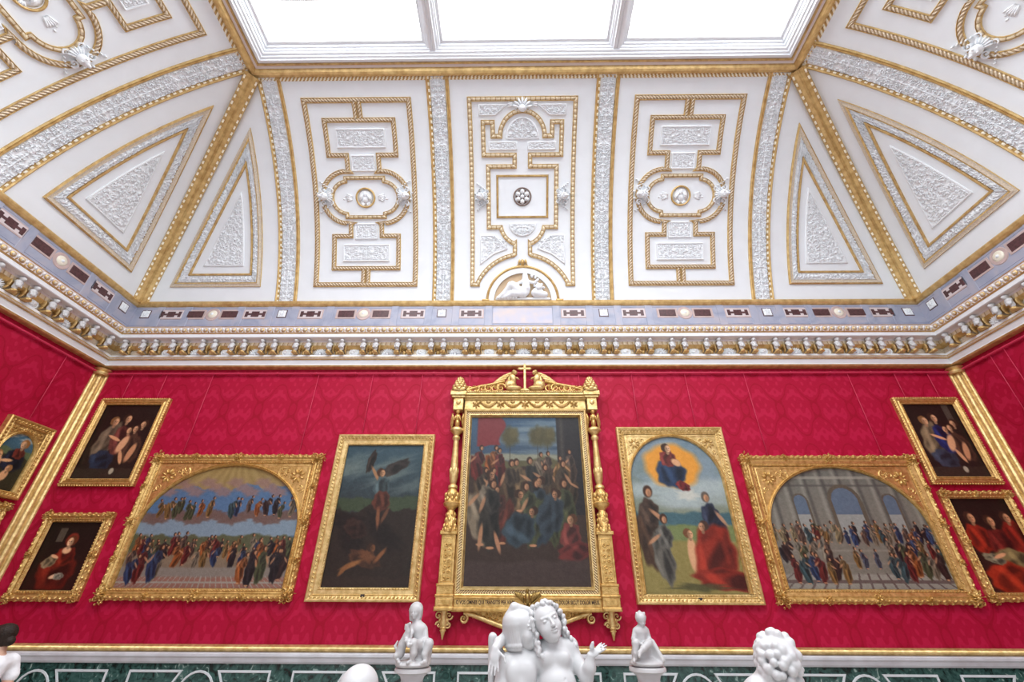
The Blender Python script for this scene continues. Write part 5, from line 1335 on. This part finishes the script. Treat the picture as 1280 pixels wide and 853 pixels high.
# other arm round the winged child's shoulder with the hand hanging over it
c.chain([(S_(672, 812, .08), 9*r_), (S_(650, 800, .10), 8*r_), (S_(633, 797, .04), 7*r_), (S_(624, 803, -.03), 5.8*r_), (S_(620, 810, -.07), 5*r_)], .010)
hand(c, S_(620, 809, -.08), S_(618, 836, -.095), (.95, -.1, .05), .125, .12, .22, 1)
# laps, thighs and rock below the frame edge
c.cap(S_(690, 905, 0), S_(668, 925, -.22), 17*r_, 13*r_, .03); c.cap(S_(712, 905, 0), S_(722, 928, -.2), 17*r_, 13*r_, .03); c.cap(S_(668, 925, -.22), S_(664, 990, -.2), 12*r_, 8*r_, .02); c.cap(S_(722, 928, -.2), S_(728, 995, -.18), 12*r_, 8*r_, .02)
c.cap(S_(640, 915, 0), S_(622, 930, .12), 17*r_, 12*r_, .03); c.cap(S_(622, 930, .12), S_(640, 985, .15), 12*r_, 8*r_, .02)
c.ell(S_(680, 960, .0), (.30, .22, .22), .05); c.ell(S_(680, 1005, .0), (.36, .27, .08), .05)
bd = c.mesh('bodies', M_MARBLE, pr2)
hd.mesh('winged_child_head', M_MARBLE, pr2); c2.mesh('curly_head', M_MARBLE, pr2)
for sg, (ua, va) in ((-1, (617, 795)), (1, (662, 812))):
    wg = Clay(.0045)
    if sg < 0:
        for k in range(7): wg.cap(S_(615.5+.3*k, 797+k*1.5, .02+.022*k), S_(612+1.0*k, 905-k*5, .04+.03*k), 5.2*r_*(1-.04*k), 3*r_, .007)
        wg.cap(S_(617, 802, .03), S_(632, 832, .03), 5*r_, 6*r_, .02); wg.mesh('wing', M_MARBLE, pr2)
zt = S_(680, 1005)[2]-.108
mb = MB(); cx = float(S_(680, 1005)[0])
mb.box(cx-.40, cx+.40, YP-.31, YP+.31, zt-.05, zt); mb.box(cx-.36, cx+.36, YP-.27, YP+.27, .12, zt-.05); mb.box(cx-.42, cx+.42, YP-.33, YP+.33, 0, .12)
ped = tag(mb.build('pedestal', M_MARBLEB), 'square pale marble pedestal under the embracing pair', 'pedestal')
# ------------------------------------------------------------------ small statues on dark columns by the wall
YS = 6.8
def column(name, label, u, vb):
    """round cap, pale drum and dark shaft; returns the cap's top"""
    p = seen(u, vb, YS); x, z = p.x, p.z
    t = empty('column_pedestal', label, 'pedestal', (x, YS, 0))
    mb = MB(); mb.lathe([(.20, z-.055), (.225, z-.045), (.225, z-.012), (.215, z)], (0, 0), 24); mb.build('cap', M_MARBLE, t, True, 40)
    mb = MB(); mb.lathe([(.125, z-.19), (.135, z-.18), (.135, z-.13), (.15, z-.09), (.19, z-.06), (.19, z-.054)], (0, 0), 24); mb.build('drum', M_MARBLEB, t, True, 40)
    mb = MB(); mb.lathe([(.15, .16), (.135, .19), (.12, .22), (.11, z-.19)], (0, 0), 24); mb.build('shaft', M_DARKCOL, t, True, 40)
    mb = MB(); mb.lathe([(.20, 0), (.20, .08), (.17, .11), (.175, .14), (.15, .161)], (0, 0), 24); mb.build('base', M_MARBLEB, t, True, 40)
    return z
r_ = .0101
def S2(u, v, dy=0): p = seen(u, v, YS); return np.array((p.x, YS+dy, p.z))
z = column('column', 'dark column with pale cap under the statue of a child with a dog', 516.5, 834.5)
st = empty('marble_statue', 'white marble statue of a seated child with a small dog, left of the central group', 'statue')
c = Clay(.0052)
P, R = head(c, S2(520, 765, -.03), (-.25, -.95, -.1), (-.05, -.1, 1), .17)
c.ell(P(0, -.12, .16), (.088, .088, .085), .01); c.ell(P(0, -.28, -.15), (.075, .06, .10), .02); c.cap(P(.36, 0, .1), P(.38, -.1, -.5), .03, .025, .02); c.cap(P(-.36, 0, .1), P(-.34, -.05, -.35), .028, .02, .02)
c.cap(S2(521, 776, 0), S2(522, 784, 0), .05, .065, .03); c.cap(S2(517, 785, 0), S2(528, 786, 0), .05, .055, .03); c.cap(S2(523, 788, .01), S2(526, 806, .04), .085, .10, .04)
c.ell(S2(530, 808, .05), (.105, .12, .085), .04)
c.chain([(S2(516, 786, -.02), .036), (S2(514, 797, -.1), .032), (S2(516, 801, -.2), .024), (S2(512, 800, -.24), .018)], .010)
c.chain([(S2(531, 787, 0), .038), (S2(533, 799, -.03), .032), (S2(526, 804, -.14), .026), (S2(521, 805, -.18), .02)], .010)
c.chain([(S2(529, 810, 0), .07), (S2(521, 803, -.20), .052), (S2(521, 815, -.20), .042), (S2(518, 825, -.18), .024), (S2(515, 826, -.25), .018)], .012)
c.chain([(S2(533, 809, 0), .07), (S2(538, 804, -.10), .055), (S2(533, 817, -.12), .04), (S2(534, 826, -.12), .025), (S2(531, 827, -.19), .018)], .012)
# dog rearing at the child's knee
c.chain([(S2(502, 816, -.10), .06), (S2(506, 805, -.13), .052), (S2(512, 794, -.16), .045), (S2(514, 788, -.18), .034), (S2(514, 783, -.19), .03)], .012)
c.cap(S2(514, 782, -.19), S2(517, 779, -.22), .028, .016, .01); c.cap(S2(511, 781, -.17), S2(510, 786, -.17), .014, .010, .008)
c.chain([(S2(503, 815, -.12), .045), (S2(498, 819, -.14), .03), (S2(500, 824, -.12), .022), (S2(503, 826, -.2), .018)], .015)
c.chain([(S2(512, 798, -.2), .025), (S2(516, 806, -.24), .018), (S2(519, 804, -.26), .015)], .01)
c.chain([(S2(499, 816, -.05), .02), (S2(495, 808, -.05), .016), (S2(498, 802, -.05), .011)], .01)
c.ell(S2(526, 818, .04), (.13, .12, .11), .04)
c.ell((S2(516.5, 829)[0], YS-.04, z+.035), (.215, .205, .05), .03); c.ell((S2(524, 826)[0], YS+.02, z+.06), (.14, .14, .07), .03)
c.mesh('figure_and_dog', M_MARBLE, st, z)
z = column('column', 'dark column with pale cap under the statue of a lone seated child', 809, 833.5)
st = empty('marble_statue', 'white marble statue of a lone seated child, right of the central group', 'statue')
c = Clay(.0052)
P, R = head(c, S2(800.5, 775.5, -.04), (.1, -.93, -.35), (0, -.3, 1), .15)
c.ell(P(0, -.10, .16), (.068, .078, .07), .01); rn = random.Random(2)
for i in range(24): a = rn.uniform(0, 6.28); zz = rn.uniform(.1, .5); c.ell(P(.36*math.cos(a)*math.sqrt(1-zz*zz), -.08+.42*math.sin(a)*math.sqrt(1-zz*zz)*(.6 if math.sin(a) > 0 else 1), zz), (.016,)*3, .008)
c.cap(S2(801, 783, 0), S2(801, 787, 0), .04, .05, .03); c.cap(S2(796, 789, 0), S2(806, 788, 0), .045, .045, .03); c.cap(S2(801, 791, .0), S2(802, 806, .03), .07, .085, .04)
c.chain([(S2(794, 789, 0), .034), (S2(791.5, 799, -.02), .028), (S2(795, 805, -.12), .022), (S2(798, 804, -.17), .018)], .010)
c.chain([(S2(808, 789, 0), .034), (S2(812, 800, .0), .028), (S2(809, 806, -.1), .024), (S2(803, 806, -.16), .018)], .010)
c.chain([(S2(797, 810, 0), .058), (S2(791, 803, -.16), .048), (S2(791, 815, -.16), .036), (S2(790, 823, -.14), .022), (S2(788, 825, -.2), .017)], .012)
c.chain([(S2(806, 810, 0), .06), (S2(807, 803, -.17), .046), (S2(799, 809, -.22), .035), (S2(794, 814, -.24), .022), (S2(793, 818, -.26), .017)], .012)
for k in range(6): c.cap(S2(808+k*1.2, 797+k, .03-.02*k), S2(812+k*2.6, 824, -.02-.02*k), .026, .03, .012)
c.ell(S2(804, 818, .03), (.14, .12, .10), .04); c.ell((S2(808, 829)[0], YS-.02, z+.035), (.21, .20, .05), .03); c.ell((S2(806, 826)[0], YS, z+.06), (.15, .14, .06), .03)
c.mesh('seated_child', M_MARBLE, st, z)
# ------------------------------------------------------------------ busts whose tops reach into the frame
def pedestal_block(label, x, y, z, w=.18):
    mb = MB(); mb.box(x-w-.03, x+w+.03, y-w-.03, y+w+.03, 0, .10); mb.box(x-w, x+w, y-w, y+w, .10, z-.05); mb.box(x-w-.03, x+w+.03, y-w-.03, y+w+.03, z-.05, z)
    return tag(mb.build('pedestal', M_MARBLEB), label, 'pedestal')
yb_ = 2.8; p0 = seen(453, 833, yb_); st = empty('marble_bust', 'smooth rounded top of a white marble head at the lower photo edge, left', 'bust')
c = Clay(.006); o = np.array((p0.x, yb_, p0.z-.115)); P, R = head(c, o, (.2, .95, -.05), (0, 0, 1), .235); c.ell(P(0, -.05, .10), (.095, .11, .10), .02)
c.cap(o+(0, 0, -.08), o+(0, 0, -.2), .05, .055, .03); c.ell(o+np.array((0, 0, -.30)), (.19, .10, .12), .06); c.ell(o+np.array((0, 0, -.42)), (.10, .08, .08), .04)
c.mesh('head', M_MARBLE, st); pedestal_block('pedestal under the smooth white head, mostly below the photo', o[0], yb_, o[2]-.505)
yb_ = 2.4; r_ = .0041; sR = lambda u, v, dy=0: np.array((seen(u, v, yb_).x, yb_+dy, seen(u, v, yb_).z))
st = empty('marble_bust', 'white marble child with curly hair and bowed head at the lower photo edge, right', 'statue')
c = Clay(.0045); P, R = head(c, sR(975, 832, 0), (.72, .55, -.45), (.35, .3, .9), .20)
rn = random.Random(9)
for i in range(110):
    a = rn.uniform(-PI, PI); zz = rn.uniform(-.35, .55); rr = math.sqrt(max(.02, 1-((zz-.08)/.55)**2)); y = -.04+.47*rr*math.cos(a)
    if y > .2 and zz < .3: continue
    c.ell(P(.40*rr*math.sin(a), y, zz), (.012+.008*rn.random(),)*3, .005)
c.ell(P(0, -.06, .2), (.078, .09, .07), .02)
c.cap(sR(970, 845, .02), sR(968, 868, .04), .05, .055, .03); c.cap(sR(950, 872, .03), sR(985, 874, .05), .055, .055, .04); c.cap(sR(967, 880, .03), sR(967, 930, .03), .095, .10, .04)
c.chain([(sR(948, 862, .0), .045), (sR(936, 895, -.02), .04), (sR(950, 915, -.08), .03)], .02); c.chain([(sR(988, 872, .03), .045), (sR(1000, 905, .0), .04), (sR(985, 920, -.06), .03)], .02)
c.ell(sR(967, 945, .0), (.18, .17, .10), .04)
c.mesh('curly_headed_child', M_MARBLE, st); pedestal_block('pedestal under the curly headed marble child, below the photo', float(sR(967, 945)[0]), yb_, float(sR(967, 945)[2])-.105)
# ================================================================== THE VISITOR
YV = 5.0; hp = seen(2, 797, YV); hx, hz = hp.x, hp.z
pe = empty('person', 'person with dark hair bun and white short sleeved top at the left photo edge', 'person')
M_SKIN = simple('skin', (.62, .38, .28), .5); M_HAIR = simple('dark_hair', (.022, .011, .007), .6, noise=.4, nscale=40, bump=.5, bscale=60, spec=.25); M_TEE = simple('white_cotton', (.80, .82, .86), .8, bump=.3, bscale=25)
M_JEAN = simple('blue_denim', (.06, .09, .16), .8); M_SHOE = simple('shoe_canvas', (.5, .5, .5), .7)
G = lambda x, y, z: np.array((hx+x, YV+y, z))
c = Clay(.009); P, R = head(c, G(0, 0, hz), (-.95, .25, .12), (-.02, 0, 1), .225)
c.cap(G(.03, 0, hz-.07), G(.045, 0, hz-.17), .052, .058, .03)
zs = hz-.195
c.cap(G(.05, -.13, zs), G(.05, .13, zs), .055, .055, .04); c.cap(G(.04, 0, zs-.05), G(.02, 0, zs-.40), .09, .09, .06); c.ell(G(.04, 0, zs-.50), (.12, .165, .13), .05)
for q in (-1, 1):
    c.chain([(G(.05, q*.17, zs-.01), .048), (G(.11, q*.20, zs-.27), .038), (G(.0, q*.18, zs-.46), .026)], .02)
    hand(c, G(.0, q*.18, zs-.46), G(-.05, q*.17, zs-.60), (1, 0, 0), .16, .3, .1, -1)
    c.chain([(G(.04, q*.085, zs-.55), .09), (G(.02, q*.085, .50), .058), (G(.04, q*.085, .10), .038)], .03)
    c.ell(G(-.03, q*.085, .05), (.12, .042, .04), .03)
c.mesh('body', M_SKIN, pe)
c = Clay(.007); P = lambda x, y, z: G(0, 0, hz)+np.array(basis((-.95, .25, .12), (-.02, 0, 1))).T@np.array((x, y, z))*.225
c.ell(P(0, -.10, .17), (.086, .096, .080), .02, R); c.ell(P(0, -.26, -.06), (.066, .05, .06), .02, R); c.ell(G(.105, -.01, hz-.03), (.042, .042, .042), .006)
for k in range(6): c.cap(P(-.35+.14*k, .1, .35), P(-.1+.04*k, -.42, .05), .018, .014, .008)
c.mesh('hair', M_HAIR, pe)
c = Clay(.009)
c.cap(G(.05, -.14, zs-.005), G(.05, .14, zs-.005), .068, .068, .04); c.cap(G(.04, 0, zs-.05), G(.02, 0, zs-.42), .105, .105, .06); c.ell(G(.04, 0, zs-.48), (.135, .175, .09), .05)
for q in (-1, 1): c.cap(G(.05, q*.165, zs-.01), G(.080, q*.195, zs-.12), .060, .060, .02)
c.ell(G(.0, 0, zs+.10), (.06, .07, .05), .02, None, True)
c.mesh('top', M_TEE, pe, rough=.002, rs=40)
c = Clay(.01); c.ell(G(.04, 0, zs-.56), (.13, .175, .10), .05)
for q in (-1, 1): c.chain([(G(.04, q*.085, zs-.58), .10), (G(.02, q*.085, .50), .07), (G(.04, q*.085, .12), .055)], .03)
c.mesh('trousers', M_JEAN, pe)
for q in (-1, 1):
    c = Clay(.008); c.ell(G(-.03, q*.085, .045), (.135, .05, .045), .02); c.ell(G(.06, q*.085, .06), (.05, .05, .05), .02); c.mesh('shoe', M_SHOE, pe, .0)
# ------------------------------------------------------------------ reclining figure of the lunette (half relief, moulded on the curve)
c = Clay(.010)
H = lambda x, s, h: np.array((x, s, h))
P, R = head(c, H(.06, .58, .07), (.05, .1, 1), (-.1, 1, -.1), .15)
c.ell(P(0, -.1, .2), (.065, .06, .05), .02); c.cap(H(.06, .50, .05), H(.08, .30, .05), .08, .10, .04); c.ell(H(.0, .20, .04), (.16, .10, .09), .05)
c.chain([(H(.13, .46, .06), .04), (H(.27, .42, .08), .035), (H(.36, .50, .08), .03)], .02); c.chain([(H(-.02, .46, .06), .04), (H(-.14, .38, .09), .035), (H(-.24, .44, .09), .028)], .02)
c.chain([(H(0, .20, .06), .10), (H(-.28, .36, .10), .075), (H(-.46, .14, .06), .055), (H(-.58, .07, .05), .035)], .04)
c.chain([(H(.02, .16, .06), .09), (H(-.22, .16, .10), .07), (H(-.42, .08, .06), .05)], .03)
for k in range(7): c.cap(H(-.05-.06*k, .30-.02*k, .11), H(-.16-.065*k, .06, .07), .022, .026, .012)
c.cap(H(.30, .18, .05), H(.52, .14, .05), .10, .07, .05); c.ell(H(.38, .32, .08), (.085, .085, .08), .03); c.ell(H(.36, .28, .14), (.04, .035, .04), .02)
for k in range(14): c.ell(H(.38+.11*math.cos(k*.9), .31+.10*math.sin(k*.9), .05), (.03, .03, .03), .01)
c.ell(H(.22, .60, .04), (.035, .05, .03), .01); c.ell(H(.30, .56, .04), (.03, .04, .03), .01); c.cap(H(-.60, .04, .02), H(.62, .04, .02), .035, .035, .02)
o = c.mesh('reclining_figure', M_STUCCO, lu)
n = len(o.data.vertices); co = np.empty(n*3); o.data.vertices.foreach_get('co', co); co = co.reshape(-1, 3)
co = np.array([mcove(x, s+.02, max(h, .0)+.01) for x, s, h in co]); o.data.vertices.foreach_set('co', co.ravel()); o.data.update()
